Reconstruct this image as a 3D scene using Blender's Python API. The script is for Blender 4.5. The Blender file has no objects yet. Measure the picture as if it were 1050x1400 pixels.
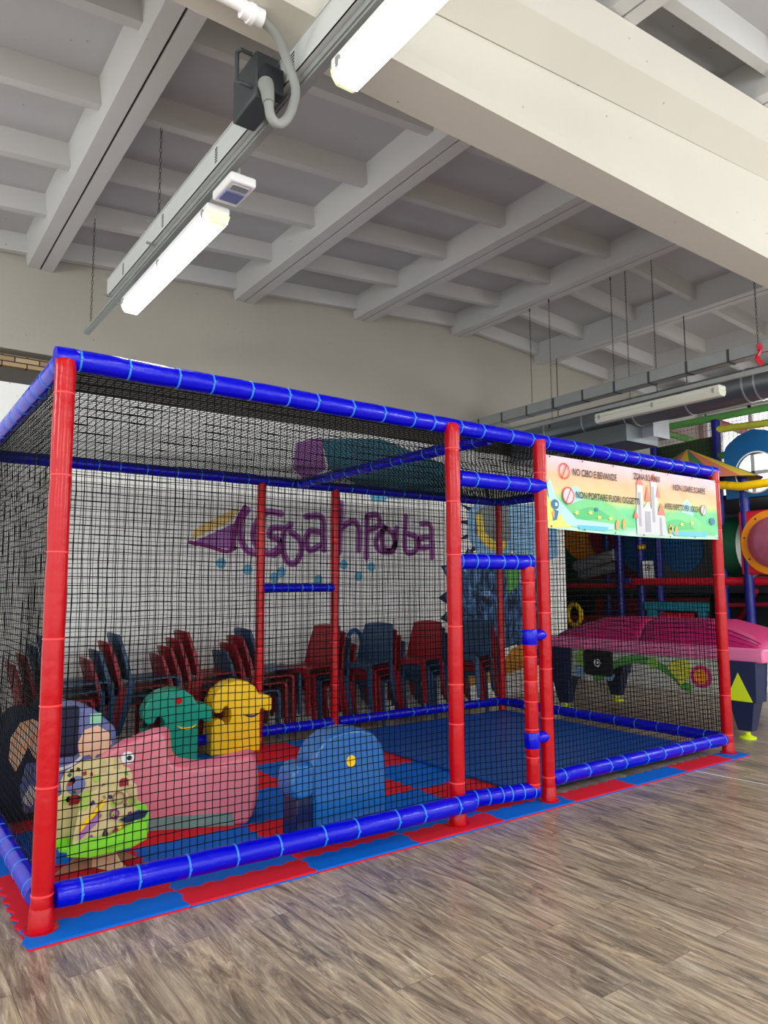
import bpy, bmesh, math, random
from mathutils import Vector, Matrix, noise
random.seed(7)
PI = math.pi
COL = bpy.context.scene.collection

# ------------------------------------------------------------------ materials
def new_mat(name):
    m = bpy.data.materials.new(name); m.use_nodes = True
    nt = m.node_tree; b = nt.nodes['Principled BSDF']
    return m, nt, b
def rgb(r, g, b):
    f = lambda c: (c/255/12.92) if c/255 <= .04045 else ((c/255+.055)/1.055)**2.4
    return (f(r), f(g), f(b), 1)
def mat(name, c, rough=.5, var=.12, scale=6, bump=0., bscale=40, coat=0., metal=0., emit=0., alpha=1., trans=0., spec=.5):
    m, nt, b = new_mat(name)
    tc = nt.nodes.new('ShaderNodeTexCoord')
    n = nt.nodes.new('ShaderNodeTexNoise'); n.inputs['Scale'].default_value = scale; n.inputs['Detail'].default_value = 4
    nt.links.new(tc.outputs['Object'], n.inputs['Vector'])
    mx = nt.nodes.new('ShaderNodeMix'); mx.data_type = 'RGBA'
    mx.inputs['A'].default_value = tuple(x*(1-var) for x in c[:3])+(1,)
    mx.inputs['B'].default_value = tuple(min(1, x*(1+var)) for x in c[:3])+(1,)
    nt.links.new(n.outputs['Fac'], mx.inputs['Factor'])
    nt.links.new(mx.outputs['Result'], b.inputs['Base Color'])
    b.inputs['Roughness'].default_value = rough
    b.inputs['Coat Weight'].default_value = coat
    b.inputs['Coat Roughness'].default_value = .15
    b.inputs['Metallic'].default_value = metal
    b.inputs['Specular IOR Level'].default_value = spec
    if bump:
        n2 = nt.nodes.new('ShaderNodeTexNoise'); n2.inputs['Scale'].default_value = bscale; n2.inputs['Detail'].default_value = 3
        nt.links.new(tc.outputs['Object'], n2.inputs['Vector'])
        bp = nt.nodes.new('ShaderNodeBump'); bp.inputs['Strength'].default_value = bump; bp.inputs['Distance'].default_value = .01
        nt.links.new(n2.outputs['Fac'], bp.inputs['Height']); nt.links.new(bp.outputs['Normal'], b.inputs['Normal'])
    if emit:
        b.inputs['Emission Color'].default_value = c; b.inputs['Emission Strength'].default_value = emit
    if trans: b.inputs['Transmission Weight'].default_value = trans
    b.inputs['Alpha'].default_value = alpha
    return m

def concrete(name, c, dark=.8, bump=.25):
    m, nt, b = new_mat(name)
    N = nt.nodes.new; L = nt.links.new
    tc = N('ShaderNodeTexCoord')
    n1 = N('ShaderNodeTexNoise'); n1.inputs['Scale'].default_value = 1.2; n1.inputs['Detail'].default_value = 6
    n2 = N('ShaderNodeTexNoise'); n2.inputs['Scale'].default_value = 25; n2.inputs['Detail'].default_value = 5
    v = N('ShaderNodeTexVoronoi'); v.inputs['Scale'].default_value = 7
    for q in (n1, n2, v): L(tc.outputs['Object'], q.inputs['Vector'])
    r = N('ShaderNodeValToRGB')
    r.color_ramp.elements[0].color = tuple(x*dark for x in c[:3])+(1,); r.color_ramp.elements[0].position = .3
    r.color_ramp.elements[1].color = c; r.color_ramp.elements[1].position = .62
    L(n1.outputs['Fac'], r.inputs['Fac'])
    vr = N('ShaderNodeValToRGB'); vr.color_ramp.elements[0].position = .03; vr.color_ramp.elements[1].position = .05
    vr.color_ramp.elements[0].color = (.35, .33, .3, 1)
    L(v.outputs['Distance'], vr.inputs['Fac'])
    mx = N('ShaderNodeMix'); mx.data_type = 'RGBA'; mx.blend_type = 'MULTIPLY'; mx.inputs['Factor'].default_value = .8
    L(r.outputs['Color'], mx.inputs['A']); L(vr.outputs['Color'], mx.inputs['B'])
    L(mx.outputs['Result'], b.inputs['Base Color'])
    bp = N('ShaderNodeBump'); bp.inputs['Strength'].default_value = bump; bp.inputs['Distance'].default_value = .01
    L(n2.outputs['Fac'], bp.inputs['Height']); L(bp.outputs['Normal'], b.inputs['Normal'])
    b.inputs['Roughness'].default_value = .85
    return m

def floor_mat():
    m, nt, b = new_mat('weathered_plank_vinyl')
    N = nt.nodes.new; L = nt.links.new
    tc = N('ShaderNodeTexCoord')
    sp = N('ShaderNodeSeparateXYZ'); L(tc.outputs['Object'], sp.inputs[0])
    cb = N('ShaderNodeCombineXYZ'); L(sp.outputs['Y'], cb.inputs['X']); L(sp.outputs['X'], cb.inputs['Y'])
    br = N('ShaderNodeTexBrick'); L(cb.outputs[0], br.inputs['Vector'])
    br.inputs['Scale'].default_value = 1; br.inputs['Brick Width'].default_value = 1.22; br.inputs['Row Height'].default_value = .18
    br.inputs['Mortar Size'].default_value = .0012; br.inputs['Color1'].default_value = (0, 0, 0, 1); br.inputs['Color2'].default_value = (1, 1, 1, 1)
    br.inputs['Mortar'].default_value = (.5, .5, .5, 1); br.offset = .37; br.inputs['Bias'].default_value = 0
    # per-plank offset pushes the grain coordinates so every plank differs
    of = N('ShaderNodeMath'); of.operation = 'MULTIPLY'; of.inputs[1].default_value = 37
    L(br.outputs['Color'], of.inputs[0])
    cz = N('ShaderNodeCombineXYZ'); L(sp.outputs['X'], cz.inputs['X']); L(sp.outputs['Y'], cz.inputs['Y']); L(of.outputs[0], cz.inputs['Z'])
    def noi(sx, sy, det, rough, dist, scale=1):
        mp = N('ShaderNodeMapping'); mp.inputs['Scale'].default_value = (sx, sy, 1); L(cz.outputs[0], mp.inputs['Vector'])
        n = N('ShaderNodeTexNoise'); n.inputs['Scale'].default_value = scale; n.inputs['Detail'].default_value = det
        n.inputs['Roughness'].default_value = rough; n.inputs['Distortion'].default_value = dist; L(mp.outputs[0], n.inputs['Vector']); return n
    g1 = noi(13, 1.7, 9, .74, 1.6); g2 = noi(75, 5, 5, .65, .8); g3 = noi(5, 1.6, 3, .5, .6)
    r1 = N('ShaderNodeValToRGB'); cr = r1.color_ramp
    cr.elements[0].position = .30; cr.elements[0].color = rgb(88, 79, 72)
    cr.elements[1].position = .72; cr.elements[1].color = rgb(232, 221, 203)
    for p, c in ((.41, rgb(134, 122, 110)), (.50, rgb(172, 158, 141)), (.58, rgb(200, 185, 164))):
        e = cr.elements.new(p); e.color = c
    L(g1.outputs['Fac'], r1.inputs['Fac'])
    r2 = N('ShaderNodeValToRGB'); r2.color_ramp.elements[0].position = .3; r2.color_ramp.elements[0].color = (.74, .73, .73, 1)
    r2.color_ramp.elements[1].position = .6; r2.color_ramp.elements[1].color = (1.0, 1.0, 1.0, 1); L(g2.outputs['Fac'], r2.inputs['Fac'])
    r3 = N('ShaderNodeValToRGB'); r3.color_ramp.elements[0].position = .35; r3.color_ramp.elements[0].color = rgb(232, 232, 232)
    r3.color_ramp.elements[1].position = .65; r3.color_ramp.elements[1].color = rgb(248, 242, 232); L(g3.outputs['Fac'], r3.inputs['Fac'])
    def mul(a, bb, f=1):
        mx = N('ShaderNodeMix'); mx.data_type = 'RGBA'; mx.blend_type = 'MULTIPLY'; mx.inputs['Factor'].default_value = f
        L(a, mx.inputs['A']); L(bb, mx.inputs['B']); return mx.outputs['Result']
    c = mul(r1.outputs['Color'], r2.outputs['Color']); c = mul(c, r3.outputs['Color'])
    r4 = N('ShaderNodeValToRGB'); r4.color_ramp.elements[0].color = (.84, .83, .82, 1); r4.color_ramp.elements[1].color = (1.04, 1.03, 1.01, 1)
    L(br.outputs['Color'], r4.inputs['Fac']); c = mul(c, r4.outputs['Color'])
    r5 = N('ShaderNodeValToRGB'); r5.color_ramp.elements[0].color = (1, 1, 1, 1); r5.color_ramp.elements[1].color = (.45, .42, .4, 1)
    L(br.outputs['Fac'], r5.inputs['Fac']); c = mul(c, r5.outputs['Color'])
    g6 = noi(26, 2.6, 10, .78, 1.3)
    r6 = N('ShaderNodeValToRGB'); r6.color_ramp.elements[0].position = .55; r6.color_ramp.elements[0].color = (0,0,0,1); r6.color_ramp.elements[1].position = .66; r6.color_ramp.elements[1].color = (.75,.75,.75,1)
    L(g6.outputs['Fac'], r6.inputs['Fac'])
    m6 = N('ShaderNodeMix'); m6.data_type = 'RGBA'; L(r6.outputs['Color'], m6.inputs['Factor']); L(c, m6.inputs['A']); m6.inputs['B'].default_value = rgb(214, 202, 182); c = m6.outputs['Result']
    g7 = noi(30, 3.0, 9, .75, 1.5)
    r7 = N('ShaderNodeValToRGB'); r7.color_ramp.elements[0].position = .60; r7.color_ramp.elements[0].color = (1,1,1,1); r7.color_ramp.elements[1].position = .68; r7.color_ramp.elements[1].color = (.42,.41,.42,1)
    L(g7.outputs['Fac'], r7.inputs['Fac']); c = mul(c, r7.outputs['Color'])
    L(c, b.inputs['Base Color'])
    b.inputs['Roughness'].default_value = .3; b.inputs['Specular IOR Level'].default_value = .55
    bp = N('ShaderNodeBump'); bp.inputs['Strength'].default_value = .12; bp.inputs['Distance'].default_value = .004
    L(g1.outputs['Fac'], bp.inputs['Height']); L(bp.outputs['Normal'], b.inputs['Normal'])
    return m

def brick_mat():
    m, nt, b = new_mat('raw_brick')
    N = nt.nodes.new; L = nt.links.new
    tc = N('ShaderNodeTexCoord'); sp = N('ShaderNodeSeparateXYZ'); L(tc.outputs['Object'], sp.inputs[0])
    cb = N('ShaderNodeCombineXYZ'); L(sp.outputs['X'], cb.inputs['X']); L(sp.outputs['Z'], cb.inputs['Y'])
    br = N('ShaderNodeTexBrick'); L(cb.outputs[0], br.inputs['Vector']); br.inputs['Scale'].default_value = 1
    br.inputs['Brick Width'].default_value = .2; br.inputs['Row Height'].default_value = .05; br.inputs['Mortar Size'].default_value = .006
    br.inputs['Color1'].default_value = rgb(190, 165, 125); br.inputs['Color2'].default_value = rgb(150, 125, 95); br.inputs['Mortar'].default_value = rgb(60, 52, 45)
    L(br.outputs['Color'], b.inputs['Base Color']); b.inputs['Roughness'].default_value = .9
    return m

def banner_mat():
    m, nt, b = new_mat('printed_banner_sky_and_meadow')
    N = nt.nodes.new; L = nt.links.new
    tc = N('ShaderNodeTexCoord'); n = N('ShaderNodeTexNoise'); n.inputs['Scale'].default_value = 2.2; n.inputs['Detail'].default_value = 3
    L(tc.outputs['Object'], n.inputs['Vector'])
    sp = N('ShaderNodeSeparateXYZ'); L(tc.outputs['Object'], sp.inputs[0])
    mr = N('ShaderNodeMapRange'); mr.inputs['From Min'].default_value = 0; mr.inputs['From Max'].default_value = .5
    L(sp.outputs['Z'], mr.inputs['Value'])
    ad = N('ShaderNodeMath'); ad.operation = 'MULTIPLY_ADD'; ad.inputs[1].default_value = .35; L(n.outputs['Fac'], ad.inputs[0])
    sb = N('ShaderNodeMath'); sb.operation = 'SUBTRACT'; L(mr.outputs[0], sb.inputs[0]); sb.inputs[1].default_value = .175
    L(sb.outputs[0], ad.inputs[2])
    r = N('ShaderNodeValToRGB'); cr = r.color_ramp
    cr.elements[0].position = 0; cr.elements[0].color = rgb(190, 235, 205)
    cr.elements[1].position = 1; cr.elements[1].color = rgb(236, 200, 212)
    for p, c in ((.10, rgb(120, 215, 165)), (.22, rgb(95, 205, 140)), (.40, rgb(120, 215, 150)), (.50, rgb(205, 212, 140)), (.58, rgb(240, 200, 150)), (.75, rgb(240, 188, 148)), (.88, rgb(238, 196, 192))):
        e = cr.elements.new(p); e.color = c
    L(ad.outputs[0], r.inputs['Fac']); L(r.outputs['Color'], b.inputs['Base Color'])
    # soft folds
    w = N('ShaderNodeTexWave'); w.inputs['Scale'].default_value = 1.1; w.inputs['Distortion'].default_value = 3; w.inputs['Detail'].default_value = 1
    mp = N('ShaderNodeMapping'); mp.inputs['Rotation'].default_value = (0, .7, 0); L(tc.outputs['Object'], mp.inputs['Vector']); L(mp.outputs[0], w.inputs['Vector'])
    bp = N('ShaderNodeBump'); bp.inputs['Strength'].default_value = .5; bp.inputs['Distance'].default_value = .03
    L(w.outputs['Fac'], bp.inputs['Height']); L(bp.outputs['Normal'], b.inputs['Normal'])
    b.inputs['Roughness'].default_value = .5; b.inputs['Specular IOR Level'].default_value = .3
    return m

M = {}
M['floor'] = floor_mat()
M['ceil'] = concrete('painted_concrete_ceiling', rgb(186, 187, 190), .95, .12)
M['rib'] = concrete('painted_concrete_ribs', rgb(198, 198, 197), .96, .12)
M['joint'] = mat('dark_joint', rgb(40, 38, 36), .9)
M['beam'] = concrete('painted_concrete_beam', rgb(204, 200, 189), .96, .2)
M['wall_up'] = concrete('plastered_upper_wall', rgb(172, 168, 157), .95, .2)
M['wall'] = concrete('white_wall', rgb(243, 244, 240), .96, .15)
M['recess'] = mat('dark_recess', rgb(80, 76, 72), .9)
M['brick'] = brick_mat()
M['red'] = mat('red_vinyl_padding', rgb(184, 0, 15), .28, .05, bump=.45, bscale=18, coat=.08, spec=.28)
M['blue'] = mat('blue_vinyl_padding', rgb(0, 2, 196), .25, .08, bump=.5, bscale=16, coat=.08, spec=.28)
M['tie'] = mat('light_blue_cable_tie', rgb(40, 130, 225), .4)
M['redtie'] = mat('red_cable_tie', rgb(240, 60, 65), .4)
M['net'] = mat('black_net_cord', rgb(5, 9, 9), .8, spec=.1)
M['farnet'] = mat('dark_green_net_cord', rgb(28, 42, 38), .7, spec=.2)
M['matblue'] = mat('blue_eva_foam', rgb(0, 100, 200), .7, .08, bump=.1, bscale=90, spec=.15)
M['matred'] = mat('red_eva_foam', rgb(210, 30, 48), .7, .08, bump=.1, bscale=90, spec=.15)
M['softblue'] = mat('smooth_blue_mat_vinyl', rgb(6, 78, 160), .35, .1, scale=2, bump=.25, bscale=3, spec=.3)
M['green'] = mat('green_vinyl', rgb(0, 150, 124), .3, .08, bump=.3, bscale=9, coat=.2)
M['yellow'] = mat('yellow_vinyl', rgb(255, 206, 0), .35, .05, bump=.3, bscale=9, coat=.2)
M['toyblue'] = mat('mid_blue_vinyl', rgb(18, 98, 172), .3, .06, bump=.3, bscale=9, coat=.3)
M['toynavy'] = mat('navy_vinyl', rgb(14, 30, 80), .3, .08, coat=.2)
M['pinkd'] = mat('pink_plastic', rgb(216, 124, 138), .4, .05, coat=.2)
M['pinkl'] = mat('bright_pink_plastic', rgb(250, 120, 150), .35, .05, coat=.2)
M['greygreen'] = mat('grey_green_plastic', rgb(110, 145, 140), .5)
M['lav'] = mat('lavender_fabric', rgb(112, 120, 172), .8, .1, bump=.2)
M['navyfab'] = mat('dark_navy_fabric', rgb(24, 30, 58), .8, .2, bump=.3)
M['peach'] = mat('peach_print', rgb(248, 200, 165), .8)
M['mint'] = mat('mint_print', rgb(150, 215, 180), .8)
M['white'] = mat('white_plastic', rgb(236, 236, 236), .5, .03)
M['black'] = mat('black_plastic', rgb(18, 18, 22), .5)
M['ply'] = mat('printed_cream_plywood', rgb(210, 192, 140), .55, .12, scale=18)
M['lime'] = mat('lime_green_wood', rgb(128, 214, 40), .5, .15, scale=14)
M['brown'] = mat('brown_wood_print', rgb(150, 116, 84), .6, .2)
M['tan'] = mat('tan_wood_edge', rgb(222, 196, 150), .6, .1)
M['cr'] = mat('dark_red_plastic', rgb(150, 14, 34), .4, .08)
M['cb'] = mat('slate_blue_plastic', rgb(44, 76, 112), .4, .08)
M['grey'] = mat('galvanised_steel', rgb(158, 162, 160), .45, .1, metal=.35)
M['palegrey'] = mat('pale_painted_steel', rgb(196, 200, 198), .5, .06)
M['duct'] = mat('galvanised_duct', rgb(126, 134, 138), .3, .12, scale=3, metal=.7)
M['dgrey'] = mat('dark_grey_plastic', rgb(58, 64, 66), .5)
M['hose'] = mat('grey_flexible_hose', rgb(135, 138, 134), .6)
M['chain'] = mat('dark_steel_chain', rgb(52, 52, 50), .5)
M['lit'] = mat('lit_diffuser', (1, .99, .93, 1), .4, .0, emit=16)
M['clear'] = mat('clear_diffuser_rim', rgb(230, 235, 190), .25, .03, emit=.35)
M['unlit'] = mat('unlit_diffuser', rgb(210, 210, 195), .3, .04)
M['banner'] = banner_mat()
M['magenta'] = mat('magenta_vinyl', rgb(190, 20, 105), .45, .08, bump=.15, bscale=30)
M['rimpink'] = mat('pink_table_rim', rgb(228, 120, 165), .35, .08)
M['navyp'] = mat('navy_plastic', rgb(32, 42, 78), .35, .08)
M['neon'] = mat('neon_yellow_green', rgb(220, 240, 30), .5, .03)
M['dgreen'] = mat('dark_green_panel', rgb(12, 82, 52), .4, .1)
M['pblue'] = mat('petrol_blue_panel', rgb(14, 92, 150), .4, .1)
M['dblue'] = mat('deep_blue_padding', rgb(14, 22, 130), .4, .1)
M['orange'] = mat('orange_plastic', rgb(245, 150, 10), .4, .08)
M['dred'] = mat('dark_red_vinyl', rgb(140, 14, 34), .45, .1)
M['pred'] = mat('play_red_panel', rgb(205, 12, 42), .4, .08)
M['teal'] = mat('teal_plastic', rgb(18, 130, 150), .5, .08)
M['ddark'] = mat('dark_parts_and_shade_backdrop', rgb(22, 26, 32), .7, .2)
M['silver'] = mat('silver_roller', rgb(175, 178, 185), .3, .1, metal=.5)
M['bubble'] = mat('clear_bubble', rgb(175, 120, 150), .08, .05, alpha=.55, coat=.6)
M['glass'] = mat('window_glass', rgb(225, 240, 255), .05, .0, alpha=.12)

# ------------------------------------------------------------------ mesh builder
class MB:
    def __init__(s): s.v = []; s.f = []; s.mi = []
    def quad(s, a, b, c, d, m=0):
        i = len(s.v); s.v += [a, b, c, d]; s.f.append((i, i+1, i+2, i+3)); s.mi.append(m)
    def poly(s, pts, m=0):
        i = len(s.v); s.v += list(pts); s.f.append(tuple(range(i, i+len(pts)))); s.mi.append(m)
    def box(s, x0, x1, y0, y1, z0, z1, m=0):
        i = len(s.v)
        s.v += [(x0,y0,z0),(x1,y0,z0),(x1,y1,z0),(x0,y1,z0),(x0,y0,z1),(x1,y0,z1),(x1,y1,z1),(x0,y1,z1)]
        for q in ((0,3,2,1),(4,5,6,7),(0,1,5,4),(1,2,6,5),(2,3,7,6),(3,0,4,7)):
            s.f.append(tuple(i+k for k in q)); s.mi.append(m)
    def bar(s, p, q, w, h, m=0, up=(0,0,1)):
        p = Vector(p); q = Vector(q); d = (q-p).normalized(); u = Vector(up)
        if abs(d.dot(u)) > .98: u = Vector((0,1,0))
        a = d.cross(u).normalized(); b = a.cross(d)
        i = len(s.v)
        for c in (p, q):
            for sx, sy in ((-1,-1),(1,-1),(1,1),(-1,1)): s.v.append(tuple(c + a*w/2*sx + b*h/2*sy))
        for q4 in ((3,2,1,0),(4,5,6,7),(0,1,5,4),(1,2,6,5),(2,3,7,6),(3,0,4,7)):
            s.f.append(tuple(i+k for k in q4)); s.mi.append(m)
    def tube(s, pts, rad, n=12, m=0, cap=True, up=None):
        P = [Vector(p) for p in pts]; i0 = len(s.v)
        R = rad if hasattr(rad, '__len__') else [rad]*len(P)
        a = None
        for k, p in enumerate(P):
            d = (P[min(k+1, len(P)-1)] - P[max(k-1, 0)])
            if d.length < 1e-9: d = Vector((0,0,1))
            d.normalize()
            if a is None:
                u = Vector((0,0,1)) if abs(d.z) < .9 else Vector((1,0,0))
                a = d.cross(u).normalized()
            else:
                a = (a - d*a.dot(d)).normalized()
            b = d.cross(a)
            for j in range(n):
                t = 2*PI*j/n; s.v.append(tuple(p + (a*math.cos(t)+b*math.sin(t))*R[k]))
        for k in range(len(P)-1):
            for j in range(n):
                q = i0+k*n; s.f.append((q+j, q+(j+1)%n, q+n+(j+1)%n, q+n+j)); s.mi.append(m)
        if cap:
            s.f.append(tuple(i0+j for j in range(n))[::-1]); s.mi.append(m)
            q = i0+(len(P)-1)*n; s.f.append(tuple(q+j for j in range(n))); s.mi.append(m)
    def prism(s, out, O, ax, az, dep, m=0, ms=None):
        """outline (a, b) laid in plane O + a*ax + b*az, extruded along dep"""
        O, ax, az, dep = map(Vector, (O, ax, az, dep)); n = len(out); i = len(s.v)
        for k in (0, 1):
            for a, b in out: s.v.append(tuple(O + ax*a + az*b + dep*k))
        s.f.append(tuple(range(i, i+n))); s.mi.append(m)
        s.f.append(tuple(range(i+2*n-1, i+n-1, -1))); s.mi.append(m)
        for j in range(n):
            s.f.append((i+j, i+n+j, i+n+(j+1)%n, i+(j+1)%n)); s.mi.append(m if ms is None else ms)
    def disc(s, c, ax, az, r, n=24, m=0, r2=0):
        c, ax, az = map(Vector, (c, ax, az))
        P = [tuple(c+ax*r*math.cos(2*PI*k/n)+az*r*math.sin(2*PI*k/n)) for k in range(n)]
        if not r2: s.poly(P, m)
        else:
            Q = [tuple(c+ax*r2*math.cos(2*PI*k/n)+az*r2*math.sin(2*PI*k/n)) for k in range(n)]
            for k in range(n): s.quad(P[k], P[(k+1)%n], Q[(k+1)%n], Q[k], m)
    def build(s, name, mats, parent=None, smooth=35, bevel=0, bseg=2, loc=None, fix=True):
        me = bpy.data.meshes.new(name); me.from_pydata(s.v, [], s.f)
        if not isinstance(mats, (list, tuple)): mats = [mats]
        for q in mats: me.materials.append(q)
        if len(mats) > 1: me.polygons.foreach_set('material_index', s.mi)
        if fix:
            bm = bmesh.new(); bm.from_mesh(me); bmesh.ops.recalc_face_normals(bm, faces=bm.faces); bm.to_mesh(me); bm.free()
        me.update()
        if smooth:
            me.polygons.foreach_set('use_smooth', [True]*len(me.polygons)); me.set_sharp_from_angle(angle=math.radians(smooth))
        o = bpy.data.objects.new(name, me); COL.objects.link(o)
        if loc: o.location = loc
        if parent: o.parent = parent
        if bevel:
            b = o.modifiers.new('b', 'BEVEL'); b.width = bevel; b.segments = bseg; b.limit_method = 'ANGLE'; b.angle_limit = math.radians(40)
            b.harden_normals = False
        return o
def tag(o, label=None, cat=None, group=None, kind=None):
    if label: o['label'] = label
    if cat: o['category'] = cat
    if group: o['group'] = group
    if kind: o['kind'] = kind
    return o
def empty(name, loc=(0,0,0), label=None, cat=None, group=None, rz=0, kind=None):
    o = bpy.data.objects.new(name, None); COL.objects.link(o); o.location = loc; o.rotation_euler = (0,0,rz); o.empty_display_size = .1
    return tag(o, label, cat, group, kind)
def kids(o): return [c for c in COL.objects if c.parent is o]
def copy_tree(o, parent=None):
    c = o.copy(); COL.objects.link(c); c.parent = parent
    for ch in kids(o): copy_tree(ch, c)
    return c
def struct(o, label=None): return tag(o, label, None, None, 'structure')

# ------------------------------------------------------------------ the room
f = MB(); f.box(-9, 14, -9, 10, -.1, 0)
struct(f.build('floor', M['floor'], smooth=0), 'grey brown weathered wood plank floor')
WY = 3.5
# back wall : lower white part, recess band with bricks, upper plastered panel
wb = MB(); wb.box(-9, 7.5, WY, WY+.25, 0, 3.2)
wall = struct(wb.build('wall_back', M['wall'], smooth=0), 'white painted lower back wall behind the play cage')
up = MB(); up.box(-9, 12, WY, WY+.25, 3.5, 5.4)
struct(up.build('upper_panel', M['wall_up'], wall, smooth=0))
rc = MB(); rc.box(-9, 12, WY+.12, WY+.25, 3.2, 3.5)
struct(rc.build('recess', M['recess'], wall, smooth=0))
bk = MB(); bk.box(-9, .62, WY+.05, WY+.12, 3.36, 3.46)
struct(bk.build('brick_course', M['brick'], wall, smooth=0))
# east wall with a wide window band
we = MB()
EX = 11.2
we.box(EX, EX+.25, -9, 10, 0, 2.2); we.box(EX, EX+.25, -9, 10, 4.45, 5.4)
for y0, y1 in ((-9, -6.5), (-1.7, -1.3), (3.42, 10)): we.box(EX, EX+.25, y0, y1, 2.2, 4.45)
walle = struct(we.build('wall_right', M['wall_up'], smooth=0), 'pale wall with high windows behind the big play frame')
for n, (y0, y1) in enumerate(((-6.5, -1.7), (-1.3, 3.42))):
    w = MB()
    k = 6
    for j in range(k+1):
        y = y0+(y1-y0)*j/k; w.box(EX+.08, EX+.14, max(y0, y-.03), min(y1, y+.03), 2.2, 4.45)
    for z in (2.23, 3.3, 4.42): w.box(EX+.08, EX+.14, y0, y1, z-.03, z+.03)
    wo = struct(w.build('window_%d' % (n+1), M['white'], smooth=0), 'white framed window band high in the right wall')
    g = MB(); g.box(EX+.10, EX+.105, y0, y1, 2.2, 4.45)
    struct(g.build('pane', M['glass'], wo, smooth=0))
# annex behind the opening
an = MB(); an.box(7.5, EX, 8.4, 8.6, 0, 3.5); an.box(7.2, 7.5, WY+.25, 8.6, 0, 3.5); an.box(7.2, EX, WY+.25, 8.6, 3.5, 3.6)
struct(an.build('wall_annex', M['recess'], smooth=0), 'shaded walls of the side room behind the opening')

def roofz(x):   # underside of the main ribs
    return max(4.08, 4.275 + .085*(x-.46) if x < 5.5 else 4.70 - .062*(x-5.5))
# ceiling : pitched slab, minor ribs along X, main ribs along Y
sl = MB(); X0, X1, Y0, Y1 = -9, 12, -7, WY
for a, b_ in ((X0, -1.834), (-1.834, 5.5), (5.5, 11.7), (11.7, X1)):
    z0, z1 = roofz(a)+.26, roofz(b_)+.26
    sl.quad((a,Y0,z0),(b_,Y0,z1),(b_,Y1,z1),(a,Y1,z0)); sl.quad((a,Y0,z0+.12),(b_,Y0,z1+.12),(b_,Y1,z1+.12),(a,Y1,z0+.12))
ceil = struct(sl.build('ceiling', M['ceil'], smooth=0), 'white painted ribbed concrete ceiling')
RX = [-7.6, -5.6, -3.6, -1.5, .46, 2.45, 3.97, 5.5, 7.08, 8.65, 10.2]
for x in RX:
    r = MB(); z = roofz(x)
    for s_ in (-1, 1):
        r.prism([(.008*s_, 0), (.105*s_, .0), (.15*s_, .27), (.008*s_, .27)], (x, Y0, z), (1,0,0), (0,0,1), (0, Y1-Y0, 0))
    r.box(x-.008, x+.008, Y0, Y1-.01, z+.02, z+.26, 1)
    struct(r.build('main_rib', [M['rib'], M['joint']], ceil, smooth=0))
ys = [3.44 - .8*k for k in range(13)]
for i in range(len(RX)-1):
    xa, xb = RX[i]+.1, RX[i+1]-.1
    za, zb = roofz(xa)+.10, roofz(xb)+.10
    segs = [(xa, za, xb, zb)]
    r = MB()
    for y in ys:
        for (x0_, z0_, x1_, z1_) in segs:
            P = [(-.035, 0), (.035, 0), (.06, .17), (-.06, .17)]
            k = len(r.v)
            for (xx, zz) in ((x0_, z0_), (x1_, z1_)):
                for a, b_ in P: r.v.append((xx, y+a, zz+b_))
            for q in ((0,1,2,3),(7,6,5,4),(0,4,5,1),(1,5,6,2),(2,6,7,3),(3,7,4,0)): r.f.append(tuple(k+t for t in q)); r.mi.append(0)
    struct(r.build('minor_ribs', M['rib'], ceil, smooth=0))
# deep beam across the room
BZ = 3.68
b = MB()
for a, c in ((-9, -1.834), (-1.834, 5.5), (5.5, 11.7)):
    za, zc = roofz(a), roofz(c)
    k = len(b.v)
    prof = lambda x, z: [(x,-1.045,BZ),(x,-.79,BZ),(x,-.79,z-.33),(x,-.70,z-.24),(x,-.70,z-.005),(x,-1.24,z-.005),(x,-1.24,z-.26),(x,-1.08,z-.36),(x,-1.062,BZ+.05)]
    b.v += prof(a, za)+prof(c, zc); n = 9
    for j in range(n): b.f.append((k+j, k+n+j, k+n+(j+1)%n, k+(j+1)%n)); b.mi.append(0)
struct(b.build('beam', M['beam'], ceil, smooth=0))

# wall paintings (flat paint on the back wall)
def flatp(pts, y, name, m, parent, depth=.003):
    q = MB(); q.prism([(a, c) for a, c in pts], (0, y, 0), (1,0,0), (0,0,1), (0, depth, 0)); return q.build(name, m, parent, smooth=0)
M['vio'] = mat('violet_spray_paint', rgb(168, 108, 178), .8, .25, scale=9)
M['vio2'] = mat('dark_magenta_spray_paint', rgb(140, 50, 125), .8, .2, scale=9)
M['ypaint'] = mat('pale_yellow_paint', rgb(238, 208, 130), .8)
M['cyan'] = mat('light_cyan_paint', rgb(110, 185, 215), .8, .15)
M['tealp'] = mat('teal_paint', rgb(70, 125, 145), .8, .3, scale=3)
M['furb'] = mat('blue_fur_paint', rgb(70, 110, 160), .8, .55, scale=9)
M['furd'] = mat('dark_outline_paint', rgb(30, 42, 62), .8, .3, scale=8)
M['furl'] = mat('light_blue_paint', rgb(135, 180, 215), .8, .25, scale=5)
M['eyey'] = mat('yellow_eye_paint', rgb(225, 200, 80), .8)
M['gpaint'] = mat('green_paint', rgb(90, 160, 80), .8, .3)
M['opaint'] = mat('orange_paint', rgb(225, 150, 55), .8, .4, scale=8)
M['eyegrey'] = mat('grey_eye_paint', rgb(120, 130, 130), .8, .2)
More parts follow.
